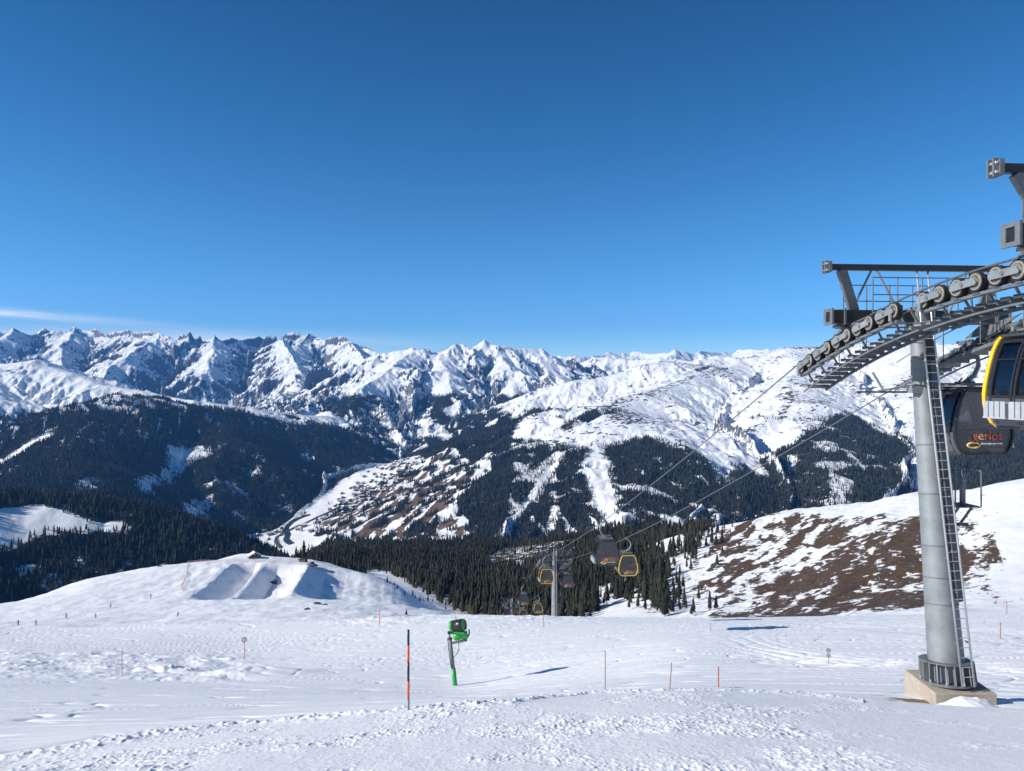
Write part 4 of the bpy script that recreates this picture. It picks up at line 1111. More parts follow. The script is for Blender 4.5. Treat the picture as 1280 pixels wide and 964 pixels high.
        wk.build('walkway', None, root)
    # lifting frame over the cross arm
    g = MB(); zt = zr + 1.98 - over * .55
    g.beam(at(-3.05 - over, -.2, zt), at(3.05 + over, -.2, zt), .16, .19, M['black'])
    for sgn in (-1, 1):
        p = at(sgn * (3.08 + over), -.2, zt)
        g.box(p, (.10, .30, .34), M['zinc2'])
        g.box(p + Vector((sgn * .09, -.08, 0)), (.14, .05, .38), M['zinc2']); g.box(p + Vector((sgn * .09, .08, 0)), (.14, .05, .38), M['zinc2'])
        g.tube([p + Vector((sgn * .1, -.13, .1)), p + Vector((sgn * .1, .13, .1))], .035, M['alu'], 8)
        g.tube([p + Vector((sgn * .1, -.13, -.1)), p + Vector((sgn * .1, .13, -.1))], .035, M['alu'], 8)
        g.beam(at(sgn * (2.65 + over), -.2, zt - .08), at(sgn * 2.12, 0, top + .2), .30, .14, M['zinc2'], (0, 1, 0))
        g.tube([at(sgn * 1.62, -.2, zt), at(sgn * 2.1, .3, top + .1)], .035, M['zinc2'], 6)
        g.tube([at(sgn * 1.55, -.24, zt), at(sgn * .62, -.35, top - .3)], .035, M['zinc'], 6)
    g.build('lifting_frame', None, root)
    # railings round the head
    g = MB()
    for w in (-.85, .85):
        for zz in (.62, 1.15):
            g.tube([at(-2.0, w, top + zz), at(2.0, w, top + zz)], .018, M['zinc2'], 6)
        for u in (-2.0, -1.2, -.4, .4, 1.2, 2.0):
            g.tube([at(u, w, top - .25), at(u, w, top + 1.15)], .02, M['zinc2'], 6)
        g.beam(at(-2.0, w, top - .25), at(2.0, w, top - .25), .30, .04, M['zinc2'])
    g.build('railing', None, root)
    # lower service boom under the head, and the rescue basket on the shaft
    if rungs:
        g = MB(); t = (zr - 1.9 - foot_z) / H; p = axis(t)
        g.box(p + Vector((-.36, -.1, 0)), (.34, .3, .22), M['zinc'])
        g.beam(p + Vector((-.3, 0, -.08)), p + Vector((-2.05, .25, -.08)), .06, .06, M['dark'])
        g.tube([p + Vector((-.3, -.1, .15)), p + Vector((-1.45, .1, -.05))], .03, M['zinc'], 6)
        g.tube([p + Vector((-1.25, .1, -.05)), p + Vector((-1.5, .3, .55))], .04, M['zinc'], 6)
        for w in (-.55, -.15): g.tube([p + Vector((w, -.25, .08)), p + Vector((w, -.25, .9))], .018, M['zinc'], 6)
        g.tube([p + Vector((-.6, -.25, .9)), p + Vector((.3, -.35, .9))], .016, M['zinc'], 6)
        g.build('service_boom', None, root)
        g = MB(); t = .465; p = axis(t) + Vector((.95, .15, 0)); w, d, h = .42, .42, 1.12
        for sx in (-1, 1):
            for sy in (-1, 1): g.tube([p + Vector((sx * w, sy * d, 0)), p + Vector((sx * w, sy * d, h))], .024, M['zinc2'], 6)
        for zz in (h, h * .55, .0):
            for sx in (-1, 1): g.tube([p + Vector((sx * w, -d, zz)), p + Vector((sx * w, d, zz))], .02, M['zinc2'], 6)
            g.tube([p + Vector((-w, d, zz)), p + Vector((w, d, zz))], .02, M['zinc2'], 6)
        g.box(p, (w * 2, d * 2, .03), M['zinc2']); g.tube([p + Vector((.05, -.1, -.05)), p + Vector((.05, -.1, h))], .085, M['zinc'], 10)
        for sy in (-.25, .25): g.beam(p + Vector((.25, sy, -.02)), p + Vector((-.2, sy, -.62)), .05, .06, M['zinc2'])
        g.beam(axis(t - .05) + Vector((.3, .1, 0)), axis(t - .05) + Vector((1.15, .1, -.03)), .09, .09, M['dark'])
        g.beam(axis(t) + Vector((.3, .1, 0)), axis(t) + Vector((.75, .1, 0)), .07, .07, M['dark'])
        g.build('work_basket', None, root)
    return root, r0

foot_z = -8.95
T_A, _ = build_tower('big grey tubular lift tower with ladder, standing on the concrete block at the right', TW[0], foot_z)
T_A.location.x -= .14
T_B, _ = build_tower('lift tower mostly outside the right edge, its wheel train and lifting frame nearest the camera', 15.6, ground(14.0, 15.0) - .1, (12, .655), .36)
T_C, _ = build_tower('small far lift tower between the yellow and dark gondolas, in front of the spruce wood', TW[1], float(mid_height([6.85], [114.5])[0]) - .3 if False else ground(6.9, 113.6) - .2, shaft_r=(.62, .36))
T_D, _ = build_tower('tiny farthest lift tower half hidden behind the snow crest', TW[2], ground(-.5, 213) - .2, shaft_r=(.6, .36))

# ------------------------------------------------------------------ gondolas
PROF = [(.60, 2.16), (.70, 2.05), (.82, 1.80), (.93, 1.42), (1.01, 1.05), (1.04, .80), (1.03, .56), (.96, .30), (.84, .10), (.70, 0)]
def outline(k=0, sc=1.0, dz=0):
    pr = [((x - k) * sc, min(max(z, k * .9), 2.16 - k * .9) if k else z) for x, z in PROF]
    return [(x, z + dz) for x, z in pr] + [(-x, z + dz) for x, z in reversed(pr)]
def side_x(z): return float(np.interp(z, [p[1] for p in PROF[::-1]], [p[0] for p in PROF[::-1]]))
def strip(m, sx, y0, y1, z0, z1, off, th, mat, n=7):
    """curved panel that follows the cabin's bulging side"""
    zs = [z0 + (z1 - z0) * i / n for i in range(n + 1)]
    A = [[m.bm.verts.new((sx * (side_x(z) + o_), y, z)) for z in zs] for y in (y0, y1) for o_ in (off, off - th)]
    fs = []
    for i in range(n):
        fs.append(m.bm.faces.new((A[0][i], A[0][i + 1], A[2][i + 1], A[2][i]))); fs.append(m.bm.faces.new((A[1][i], A[1][i + 1], A[3][i + 1], A[3][i])))
        fs.append(m.bm.faces.new((A[0][i], A[0][i + 1], A[1][i + 1], A[1][i]))); fs.append(m.bm.faces.new((A[2][i], A[2][i + 1], A[3][i + 1], A[3][i])))
    for i in (0, n): fs.append(m.bm.faces.new((A[0][i], A[1][i], A[3][i], A[2][i])))
    m._tag(fs, mat)
HL = .90                                      # half length
def end_panel(y, z0, z1, th, k=.10):
    zs = [z0 + (z1 - z0) * i / 6 for i in range(7)]
    return [(side_x(z) - k, z) for z in zs] + [(-(side_x(z) - k), z) for z in reversed(zs)]
def build_cabin(style):
    root = empty('gondola', (0, 0, 0))
    fm = M['yellow'] if style == 'yellow' else M['shell']
    m = MB(); m.ring(outline(0), outline(.05), -HL + .06, HL - .06, 'y', M['shell'])  # thin hull edges carried by the panels below
    m.bm.clear(); m.mats = []
    # lower hull: floor pan and panels up to the window sill
    zs = [0, .1, .3, .56, .78]
    for sx in (-1, 1): strip(m, sx, -HL + .05, HL - .05, .02, .74, -.01, .04, M['grey'])
    for y in (-HL + .05, HL - .05):
        m.prism(end_panel(y, .03, .86 if style != 'yellow' else .62, .03, .04), y - .02, y + .02, 'y', M['grey'])
    m.box((0, 0, .03), (1.5, 2 * HL - .1, .07), M['dark'])
    hull = m.build('hull', None, root)
    # end frames: the coloured hoops
    for y in (-HL, HL):
        m = MB(); m.ring(outline(0), outline(.085 if style == 'yellow' else .08), y - .05, y + .05, 'y', fm)
        m.build('end_frame', None, root, .012)
    # roof
    m = MB(); m.prism([(.62, 2.14), (.60, 2.20), (.25, 2.25), (-.25, 2.25), (-.60, 2.20), (-.62, 2.14)], -HL + .02, HL - .02, 'y', M['dark'])
    m.box((0, 0, 2.29), (.95, 1.5, .05), M['zinc2'])
    for y in (-.6, .6): m.box((0, y, 2.33), (1.1, .07, .07), M['zinc'])
    m.build('roof', None, root)
    # glass
    for y in (-HL + .03, HL - .03):
        m = MB(); m.prism(end_panel(y, .82 if style != 'yellow' else .60, 2.06, .02, .09), y - .012, y + .012, 'y', M['glass']); m.build('window', None, root)
    for sx in (-1, 1):
        m = MB(); strip(m, sx, -HL + .06, HL - .06, .72, 2.1, -.03, .02, M['glass']); m.build('window', None, root)
        # door leaves with upright frames, on both sides
        for y0_, y1_ in ((-.70, -.02), (.02, .70)):
            m = MB()
            for y in (y0_ + .03, y1_ - .03): strip(m, sx, y - .03, y + .03, .10, 2.06, .012, .05, M['shell'])
            strip(m, sx, y0_, y1_, .70, .77, .010, .04, M['shell'], 2); strip(m, sx, y0_, y1_, 1.98, 2.06, .010, .04, M['shell'], 2); strip(m, sx, y0_, y1_, .10, .70, .004, .03, M['grey'], 4)
            if sx > 0: strip(m, sx, y0_, y1_, 1.58, 1.61, .006, .03, M['shell'], 1)
            m.build('door', None, root)
    # ski racks outside the doors
    for sx in (1,):
        for y0_, y1_ in ((-.74, -.05), (.05, .74)):
            m = MB(); x = sx * 1.11
            m.box((x, (y0_ + y1_) / 2, .25), (.13, y1_ - y0_, .035), M['alu'])
            for q in range(4):
                yy = y0_ + (q + .5) * (y1_ - y0_) / 4; m.box((x + sx * .045, yy, .44), (.025, (y1_ - y0_) / 4 - .035, .38), M['alu'])
            m.box((x - sx * .05, (y0_ + y1_) / 2, .44), (.02, y1_ - y0_, .34), M['alu'])
            m.build('ski_rack', None, root)
    # benches inside
    for y in (-.62, .62):
        m = MB(); m.box((0, y, .45), (1.5, .40, .06), M['bench']); m.box((0, y + math.copysign(.2, y), .75), (1.5, .05, .5), M['bench']); m.build('bench', None, root)
    # hanger: swan-necked arm up to the rope grip
    m = MB(); zt = 3.78
    pts = [(0, 0, 2.3), (.05, 0, 2.42), (.34, 0, 2.62), (.50, 0, 2.95), (.46, 0, 3.30), (.20, 0, 3.60), (.10, 0, 3.70)]
    m.tube(pts, .085, M['zinc'], 10, .06)
    m.box((.0, 0, 2.36), (.34, .55, .10), M['zinc2'])
    for y in (-.42, .42): m.tube([(0, y, 2.30), (0, y * .3, 2.52)], .03, M['zinc2'], 6)
    m.build('hanger_arm', None, root)
    m = MB(); m.box((.05, 0, zt - .06), (.16, .55, .16), M['zinc2']); m.tube([(.05, -.42, zt - .02), (.05, .42, zt - .02)], .05, M['dark'], 8); m.box((.16, .0, zt + .02), (.10, .3, .10), M['zinc']); m.build('grip', None, root)
    # lettering on the end panels and a swirl on the side
    for y, rz in ((-HL + .02, 0), (HL - .02, math.pi)):
        o = bpy.data.objects.new('lettering', LOGO[style]); COL.objects.link(o); o.parent = hull
        o.location = (.12 * math.cos(rz), y - (.030 if rz == 0 else -.030), .50 if style != 'yellow' else .42); o.rotation_euler = (R(90), 0, rz)
    m = MB()
    rnd = random.Random(4)
    for k in range(9):
        yy = .35 + rnd.uniform(-.2, .45); z0 = .25 + rnd.uniform(0, .25); y1_ = yy + rnd.uniform(.06, .16)
        strip(m, -1, yy, min(y1_, .9), z0, z0 + rnd.uniform(.1, .34), .016, .006, M['red'], 3)
    if style != 'yellow': m.build('red_pattern', None, hull)
    return root
def word_parts(size):
    def mx(t):
        me = text_mesh(t, size, .003); v = max(q.co.x for q in me.vertices) - min(q.co.x for q in me.vertices); bpy.data.meshes.remove(me); return v
    tot = mx('gerlos'); out = []
    for i, ch in enumerate('gerlos'):
        me = text_mesh(ch, size, .003); x1 = mx('gerlos'[:i + 1]) - tot / 2; w_c = mx(ch)
        lo = min(q.co.x for q in me.vertices)
        out.append((me, x1 - w_c - lo, 'cream' if ch == 'e' else 'redl'))
    return out
M['redl'] = paint('orange_red_letters', (.80, .13, .07), .5, 0, .04, 5.0); M['cream'] = paint('cream_letters', (.85, .60, .22), .5, 0, .04, 5.0)
def logo_mesh(size):
    m = MB()
    for me, dx, mt in word_parts(size):
        k0 = len(m.bm.verts); nf = len(m.bm.faces); m.bm.from_mesh(me); m.bm.verts.ensure_lookup_table(); m.bm.faces.ensure_lookup_table()
        for v in m.bm.verts[k0:]: v.co.x += dx
        m._tag(m.bm.faces[nf:], M[mt])
    s_ = size
    m.tube([(-1.15 * s_ + .50 * s_ * math.cos(a), -.42 * s_ + .20 * s_ * math.sin(a), 0) for a in np.linspace(.6, 6.6, 20)], .022 * s_ / .3, M['cream'], 6)
    rnd = random.Random(2); x0 = -.55 * s_                      # a line of small white script, too small to read
    while x0 < 1.2 * s_:
        w_c = rnd.uniform(.05, .12) * s_; m.box((x0 + w_c / 2, -.30 * s_, 0), (w_c * .7, rnd.uniform(.06, .16) * s_, .006), M['white']); x0 += w_c
    me = bpy.data.meshes.new('lettering'); m.bm.to_mesh(me); m.bm.free()
    for q in m.mats: me.materials.append(q)
    return me
LOGO = {'black': logo_mesh(.42), 'yellow': logo_mesh(.32)}
proto = {'yellow': build_cabin('yellow'), 'black': build_cabin('black')}
used_ = set()
def hang(style, side, D, label, flip=False, off=0.0, sc_=1.0, dz=0.0):
    o = proto[style] if style not in used_ else copy_tree(proto[style]); used_.add(style)
    o.location = (rope_x(side, D) - side * .05, D, rope_z(D) - 3.80); o.rotation_euler = (0, 0, YAW + (math.pi if side < 0 else 0))
    o.location.x += off; o.location.z += dz; o.scale = (sc_,) * 3
    tag(o, label, 'gondola', 'gondolas on the lift'); return o
hang('yellow', -1, 15.6, 'yellow framed gondola with silver ski racks, cut off by the right edge of the picture', off=.62, sc_=.97)
hang('black', 1, 24.7, 'black gondola with red lettering hanging just behind the big lift tower', off=.14, dz=.2, sc_=1.02)
hang('black', -1, 61.5, 'grey black gondola high over the wood, left of the bright yellow gondola')
hang('yellow', 1, 75.0, 'bright yellow framed gondola close right of the grey black gondola over the wood', True)
hang('yellow', -1, 105.0, 'yellow framed gondola passing left of the small far lift tower')
hang('black', 1, 117.5, 'dark gondola close to the right of the small far lift tower', True)
hang('black', -1, 143.0, 'dark gondola going down the left rope below the small far lift tower')
hang('yellow', 1, 163.0, 'yellow gondola low on the right rope, left of the far lift tower foot', True)
hang('yellow', 1, 203.0, 'yellow gondola at the snow crest beside the tiny farthest lift tower', True)
hang('black', -1, 196.0, 'dark gondola at the snow crest left of the tiny farthest lift tower')
# ------------------------------------------------------------------ footing of the big tower
bm = bmesh.new()
bx, by = 13.20, TW[0] - (rope_z(23.0) + .42 - foot_z) * math.tan(-math.atan((rope_z(25) - rope_z(21)) / 4) * .5)
blk = MB()
rot = Matrix.Rotation(R(-2), 3, 'Z')
blk.box((0, 0, -.55), (1.76, 1.76, 1.10), None, rot)
o = blk.build('concrete_block', M['concrete'], None, .03); o.location = (bx + .02, by, foot_z)
tag(o, 'bare concrete block under the foot of the big lift tower', 'concrete block')
# drift of snow against it, part of the slope
n_ = 60
gx_, gy_ = np.meshgrid(np.linspace(-1.6, 1.9, n_), np.linspace(-1.3, 1.2, n_))
xx = (gx_ + bx - .50).astype(f32); yy = (gy_ + by - 1.55).astype(f32)
hh = .50 * np.exp(-((gx_ / .85) ** 2 + (gy_ / .58) ** 2) ** 1.6) * (1 + .25 * perlin(xx / .6, yy / .6, 5) + .08 * perlin(xx / .15, yy / .15, 6)) - .07
o = structure(grid_object('snow_drift', xx, yy, near_height(xx, yy) + hh.astype(f32), M_NEAR, {'grass': 0 * xx, 'rock': 0 * xx, 'forest': 0 * xx}))
# withered grass at the block's edge
m = MB(); rnd = random.Random(3)
for k in range(900):
    t = rnd.random(); gx0 = bx - 2.35 + 2.1 * t + rnd.gauss(0, .1); gy0 = by - 1.05 - .75 * t + rnd.gauss(0, .10)
    if k % 9 == 0: gx0, gy0 = rnd.gauss(14.9, .35), rnd.gauss(18.8, .08)
    z = ground(gx0, gy0) if k % 3 == 0 else z + rnd.uniform(-.004, .004)
    if k % 3: gx0, gy0 = lx_ + rnd.gauss(0, .03), ly_ + rnd.gauss(0, .03)
    lx_, ly_ = gx0, gy0
    a = Vector((gx0, gy0, z - .01)); d = Vector((rnd.gauss(0, .06), rnd.gauss(0, .06), rnd.uniform(.02, .07)))
    v = [m.bm.verts.new(a + Vector((.006, 0, 0))), m.bm.verts.new(a - Vector((.006, 0, 0))), m.bm.verts.new(a + d)]
    m.bm.faces.new(v)
o = m.build('dry_grass', paint('dry_grass', (.22, .13, .06), .9, 0, .4, 8.0)); o['kind'] = 'stuff'

# ------------------------------------------------------------------ piste poles and signs
def pole(name, px, py_base, py_top, D, rad, bands, label, cat='marker pole', group=None, lean=0.0, extra=None):
    x = (px - 640) / F * D; z = ground(x, D)
    h = (py_base - py_top) / F * D
    root = empty(name, (x, D, z), (0, R(lean), 0)); tag(root, label, cat, group)
    m = MB(); t0 = -.25
    for t1, mat in bands:
        m.tube([(0, 0, t0), (0, 0, h * t1)], rad, mat, 10); t0 = h * t1
    m.build('shaft', None, root)
    if extra: extra(root, h)
    return root
def D_of(px, py): return ground_hit(px, py, 8, 170)[1]
pole('piste_pole', 510.5, 890, 790, D_of(510, 889), .026, [(.13, M['zinc']), (.36, M['orange']), (.60, M['black']), (.81, M['orange']), (1, M['black'])], 'tall black and orange striped piste pole standing in the rough snow ridge', 'piste pole')
pole('bamboo_pole', 756.5, 867, 815, D_of(756, 866), .014, [(1, M['bamboo'])], 'thin brown bamboo pole, tallest right of the snow gun', 'bamboo pole')
pole('bamboo_pole', 837, 865, 829, D_of(837, 865), .014, [(1, M['bamboo'])], 'short bamboo pole leaning right between the tall bamboo and an orange banded pole', 'bamboo pole', None, 4)
pole('bamboo_pole', 152.5, 845, 811, D_of(152, 845), .022, [(1, M['bamboo'])], 'lone greyish wooden pole in the churned snow at far left', 'wooden pole')
ob = [(.12, M['bamboo']), (.36, M['orange']), (.56, M['bamboo']), (.8, M['orange']), (1, M['bamboo'])]
pole('banded_pole', 898, 861, 835, D_of(898, 860), .022, ob, 'small orange banded pole on the piste right of the bamboo poles', 'piste pole')
pole('banded_pole', 1250.5, 801, 780, D_of(1250, 801), .03, ob, 'orange banded pole on the piste right of the big lift tower', 'piste pole')
pole('banded_pole', 1258.5, 766, 751, D_of(1258, 768), .035, ob, 'orange pole by a patch of earth at the crest right of the big tower', 'piste pole')
pole('banded_pole', 679.5, 786, 769, D_of(679, 785), .03, ob, 'faint orange pole at the crest below the small far lift tower', 'piste pole')
pole('banded_pole', 474.5, 783, 762, D_of(474, 782), .035, [(1, M['orange'])], 'plain red pole at the crest left of the striped piste pole', 'piste pole')
pole('bamboo_pole', 888.5, 788, 778, D_of(888, 788), .028, [(1, M['zinc'])], 'thin grey stick on the crest in front of the brown hillside', 'marker stick')
def disc(zs, r_, mat_rim, mat_in):
    def f(root, h):
        for zz in zs:
            m = MB(); mt = Matrix.Translation((0, -.03, h * zz)) @ Matrix.Rotation(R(90), 4, 'X')
            m.lathe([(r_, -.012), (r_, .012)], 24, mat_rim, mt, False)
            s_ = m.build('sign_disc', None, root)
            n = MB(); n.lathe([(r_ * .72, .013), (r_ * .72, .016)], 24, mat_in, mt, False); n.lathe([(r_ * .3, .017), (r_ * .3, .02)], 16, mat_rim, mt, False); n.build('sign_face', None, s_)
    return f
pole('round_sign', 305.5, 824, 797, D_of(305, 823), .025, [(.7, M['orange']), (1, M['zinc'])], 'round black piste sign on an orange pole by the snow hump', 'piste sign', None, 0, disc([.92], .22, M['black'], M['white']))
pole('round_sign', 1035.5, 827, 808, D_of(1035, 826), .015, [(1, M['zinc'])], 'two small round signs on one thin pole left of the big lift tower', 'piste sign', None, 0, disc([.90, .55], .115, M['dark'], M['white']))

# ------------------------------------------------------------------ snow gun
D = 45.0; x = (570 - 640) / F * D; z = ground(x, D)
D0 = D_of(568, 857); x = (569 - 640) / F * D0; D = D0; z = ground(x, D); sc = (858 - 776) / F * D / 4.45
root = empty('snow_gun', (x, D, z - .05), (0, 0, 0)); tag(root, 'green snow gun with black barrel on a leaning grey and green mast', 'snow gun')
root.scale = (sc,) * 3
L_ = lambda h: Vector((-.105 * h, 0, h))        # the mast leans to the left
MB().tube([L_(-.4), L_(1.22)], .165, M['green'], 16, .15).build('mast_sleeve', None, root)
MB().tube([L_(1.2), L_(2.0), L_(3.25)], .115, M['zinc2'], 16, .105).build('mast', None, root)
m = MB(); m.tube([L_(3.2), L_(3.28)], .16, M['dark'], 12); m.tube([L_(3.2) + Vector((-.04, -.05, .06)), L_(3.62) + Vector((-.02, 0, 0))], .08, M['zinc'], 10); m.box(L_(3.62) + Vector((.08, 0, .03)), (.42, .22, .12), M['black']); m.build('mast_head', None, root)
m = MB(); m.beam(L_(2.92) + Vector((.05, 0, 0)), L_(3.02) + Vector((1.12, -.15, .17)), .14, .13, M['zinc2']); m.box(L_(3.0) + Vector((1.0, -.1, .26)), (.24, .3, .12), M['dark']); m.build('support_arm', None, root)
m = MB(); c0 = L_(3.42) + Vector((.58, 0, 0))
m.lathe([(.05, -.34), (.20, -.33), (.27, -.18), (.27, .16), (.20, .32), (.05, .34)], 20, M['green'], Matrix.Translation(c0) @ Matrix.Rotation(R(75), 4, 'Y'))
m.box(c0 + Vector((.42, -.02, .05)), (.4, .42, .42), M['green'], Matrix.Rotation(R(-14), 3, 'Y')); m.box(c0 + Vector((.1, -.15, .28)), (.62, .3, .18), M['green'])
m.build('compressor', None, root)
m = MB(); mt = Matrix.Translation(L_(4.12) + Vector((.62, 0, 0))) @ Matrix.Rotation(R(-18), 4, 'Z') @ Matrix.Rotation(R(76), 4, 'Y')
m.lathe([(.34, -.52), (.40, -.50), (.405, -.30)], 28, M['green'], mt)
m.lathe([(.40, -.30), (.40, .42), (.37, .46)], 28, M['black'], mt); m.lathe([(.375, .40), (.375, .50), (.31, .50), (.31, .40)], 28, M['green'], mt)
m.lathe([(.10, -.56), (.36, -.53), (.36, -.525), (.10, -.55)], 20, M['dark'], mt)
m.build('barrel', None, root)
MB().tube([L_(4.5) + Vector((.55, 0, 0)), L_(4.78) + Vector((.52, 0, 0))], .02, M['dark'], 6).build('antenna', None, root)
m = MB(); m.tube([L_(3.3) + Vector((1.18, 0, 0)), L_(3.55) + Vector((1.32, 0, 0)), L_(3.85) + Vector((1.34, .02, .0))], .05, M['dark'], 8); m.build('valve_pipe', None, root)
m = MB(); m.tube([L_(3.0) + Vector((.55, -.05, 0)), L_(2.55) + Vector((.52, -.1, 0)), L_(2.2) + Vector((.34, -.1, 0)), L_(2.0) + Vector((.12, -.06, 0))], .022, M['rubber'], 6)
m.tube([L_(3.3) + Vector((-.16, -.05, 0)), L_(2.2) + Vector((-.16, -.1, 0)), L_(1.3) + Vector((-.12, -.1, 0))], .03, M['rubber'], 6); m.build('hose', None, root)

# ------------------------------------------------------------------ skiers, as far-off figures
def person(px, py, label, mat, lean=0.0, dmin=182, dmax=560, face=0.0):
    x, y, z = ground_hit(px, py, dmin, dmax); z = float(mid_height([x], [y])[0])
    root = empty('person', (x, y, z), (0, 0, face)); tag(root, label, 'skier', 'skiers on the far piste')
    m = MB(); f = lambda a, b_, c_: Vector((a + lean * c_, b_, c_))
    # one closed figure: legs bent, torso forward, arms out with poles
    def limb(p, r_a, r_b, n=8): m.tube(p, r_a, None, n, r_b)
    for s_ in (-1, 1):
        limb([f(s_ * .14, .0, .05), f(s_ * .14, -.10, .48), f(s_ * .11, .06, .88)], .065, .10)
        limb([f(s_ * .20, .02, 1.36), f(s_ * .34, -.14, 1.14), f(s_ * .36, -.38, 1.02)], .065, .045)
    limb([f(0, .08, .84), f(0, .02, 1.1), f(0, -.02, 1.38), f(0, -.03, 1.47)], .17, .09, 10)
    m.lathe([(.02, -.02), (.09, .0), (.115, .10), (.10, .19), (.03, .25)], 12, None, Matrix.Translation(f(0, -.05, 1.5)))
    b_ = m.build('body', mat, root)
    rm = b_.modifiers.new('join', 'REMESH'); rm.mode = 'VOXEL'; rm.voxel_size = .03
    m = MB()
    m.lathe([(.125, 0), (.135, .07), (.09, .16), (.02, .19)], 12, M['black'], Matrix.Translation(f(0, -.05, 1.6))); m.build('helmet', None, root)
    for s_ in (-1, 1):
        m = MB(); m.box(f(s_ * .14, -.1, .03), (.09, 1.65, .03), M['cloth2']); m.build('ski', None, root)
    for s_ in (-1, 1):
        m = MB(); m.tube([f(s_ * .36, -.40, 1.06), f(s_ * .55, .1, .05)], .012, M['zinc'], 5); m.build('ski_pole', None, root)
person(222, 771, 'skier in dark clothing below the banks of the snow park', M['cloth1'], .12, face=.6)
person(83, 771, 'skier in dark clothing in the middle of the piste on the left', M['cloth1'], -.1, face=-.5)
person(22.5, 781, 'leftmost skier in dark clothing near the rim of the piste', M['cloth1'], .1)
person(45, 783, 'skier in red close to the rim at far left', M['cloth2'])
person(138, 759, 'skier higher up in dark blue on the left hill', M['cloth3'], .1, face=.8)
person(119.5, 772, 'skier in red right of the middle dark skier', M['cloth2'])
person(188.5, 748, 'uppermost skier on the left hill', M['cloth1'])

# ------------------------------------------------------------------ on the snow hill
def hill_pt(px, py, dmin=200, dmax=600):
    x, y, _ = ground_hit(px, py, dmin, dmax); return x, y, float(mid_height([x], [y])[0])
def hut(px, py, w, d, h, rz, label, snow=True):
    x, y, z = hill_pt(px, py)
    root = empty('mountain_hut', (x, y, z - .2), (0, 0, rz)); tag(root, label, 'hut')
    m = MB(); m.box((0, 0, h / 2), (w, d, h), M['wood']); m.build('wall', None, root)
    m = MB(); e = .35
    m.prism([(-w / 2 - e, h - .1), (0, h + w * .28), (w / 2 + e, h - .1), (w / 2 + e, h + .15), (0, h + w * .28 + .28), (-w / 2 - e, h + .15)], -d / 2 - e, d / 2 + e, 'y', M['roofsnow'] if snow else M['wood']); m.build('roof', None, root)
    m = MB(); m.box((-w * .15, -d / 2 - .03, h * .42), (.9, .05, h * .8), M['dark']); m.build('door', None, root)
    m = MB(); m.box((w * .25, -d / 2 - .03, h * .6), (.8, .05, .7), M['glass']); m.build('window', None, root)
hut(318, 698, 7.5, 5.0, 2.0, .5, 'low brown hut with snowy roof on the crest of the snow hill')
hut(379, 703, 4.2, 3.6, 2.0, -.2, 'small dark brown hut near the wood behind the snow park', False)
hut(343, 714.5, 3.2, 2.2, 1.0, .1, 'tiny dark shed at the top edge of the snow park', False)
# a snow groomer parked beside the banks
x, y, z = hill_pt(391, 721, 420)
root = empty('snow_groomer', (x, y, z), (0, 0, .9)); tag(root, 'parked dark snow groomer beside the steep bank of the snow park', 'snow groomer')
m = MB(); m.box((0, 0, 1.0), (2.2, 4.2, .7), M['wood']); m.box((0, -1.2, 1.35), (2.0, 1.6, .3), M['dark']); m.build('body', None, root, .05)
m = MB(); m.prism([(-.9, 1.3), (.9, 1.3), (.8, 2.5), (-.8, 2.5)], -.3, 1.4, 'y', M['black']); m.build('cabin', None, root, .05)
for s_ in (-1, 1):
    m = MB(); m.prism([(-2.2, .25), (-1.8, 0), (1.8, 0), (2.2, .25), (2.2, .7), (1.8, .95), (-1.8, .95), (-2.2, .7)], s_ * 1.6 - .45, s_ * 1.6 + .45, 'x', M['rubber']); m.build('track', None, root)
m = MB(); m.box((0, 2.9, .7), (4.4, .15, 1.2), M['dark']); m.beam((-.6, 2.0, .7), (-.6, 2.9, .6), .15, .15, M['dark']); m.beam((.6, 2.0, .7), (.6, 2.9, .6), .15, .15, M['dark']); m.build('blade', None, root)
# red safety net round the snow park
pts = [(229, 741), (226, 737), (229, 733), (234, 722), (245, 716), (262, 712.5), (300, 710), (330, 708.5), (352, 707.5), (370, 706.5)]
W_ = []
for a, b_ in zip(pts, pts[1:]):
    for t in (0, .34, .67): W_.append(hill_pt(a[0] + (b_[0] - a[0]) * t, a[1] + (b_[1] - a[1]) * t, 300 if a[0] < 232 else 432))
W_.append(hill_pt(*pts[-1], 432))
# keep it running on: a jump in depth would mean two different banks
K = [W_[0]]
for p in W_[1:]:
    if math.dist(p, K[-1]) < 130: K.append(p)
root = empty('safety_net', K[0]); tag(root, 'long red safety net on posts curving round the upper left of the snow park', 'safety net')
o0 = Vector(K[0]); m = MB()
for p in K:
    v = Vector(p) - o0; pp = MB(); pp.tube([v - Vector((0, 0, .3)), v + Vector((0, 0, 1.5))], .045, M['net'], 6); pp.build('post', None, root)
for a, b_ in zip(K, K[1:]):
    a = Vector(a) - o0; b_ = Vector(b_) - o0
    for h_ in np.arange(.15, 1.45, .16): m.tube([a + Vector((0, 0, h_)), b_ + Vector((0, 0, h_))], .022, M['net'], 4)
    n_ = max(2, int((b_ - a).length / .45))
    for k in range(n_): q = a.lerp(b_, k / n_); m.tube([q + Vector((0, 0, .15)), q + Vector((0, 0, 1.43))], .018, M['net'], 4)
m.build('mesh_panel', None, root)
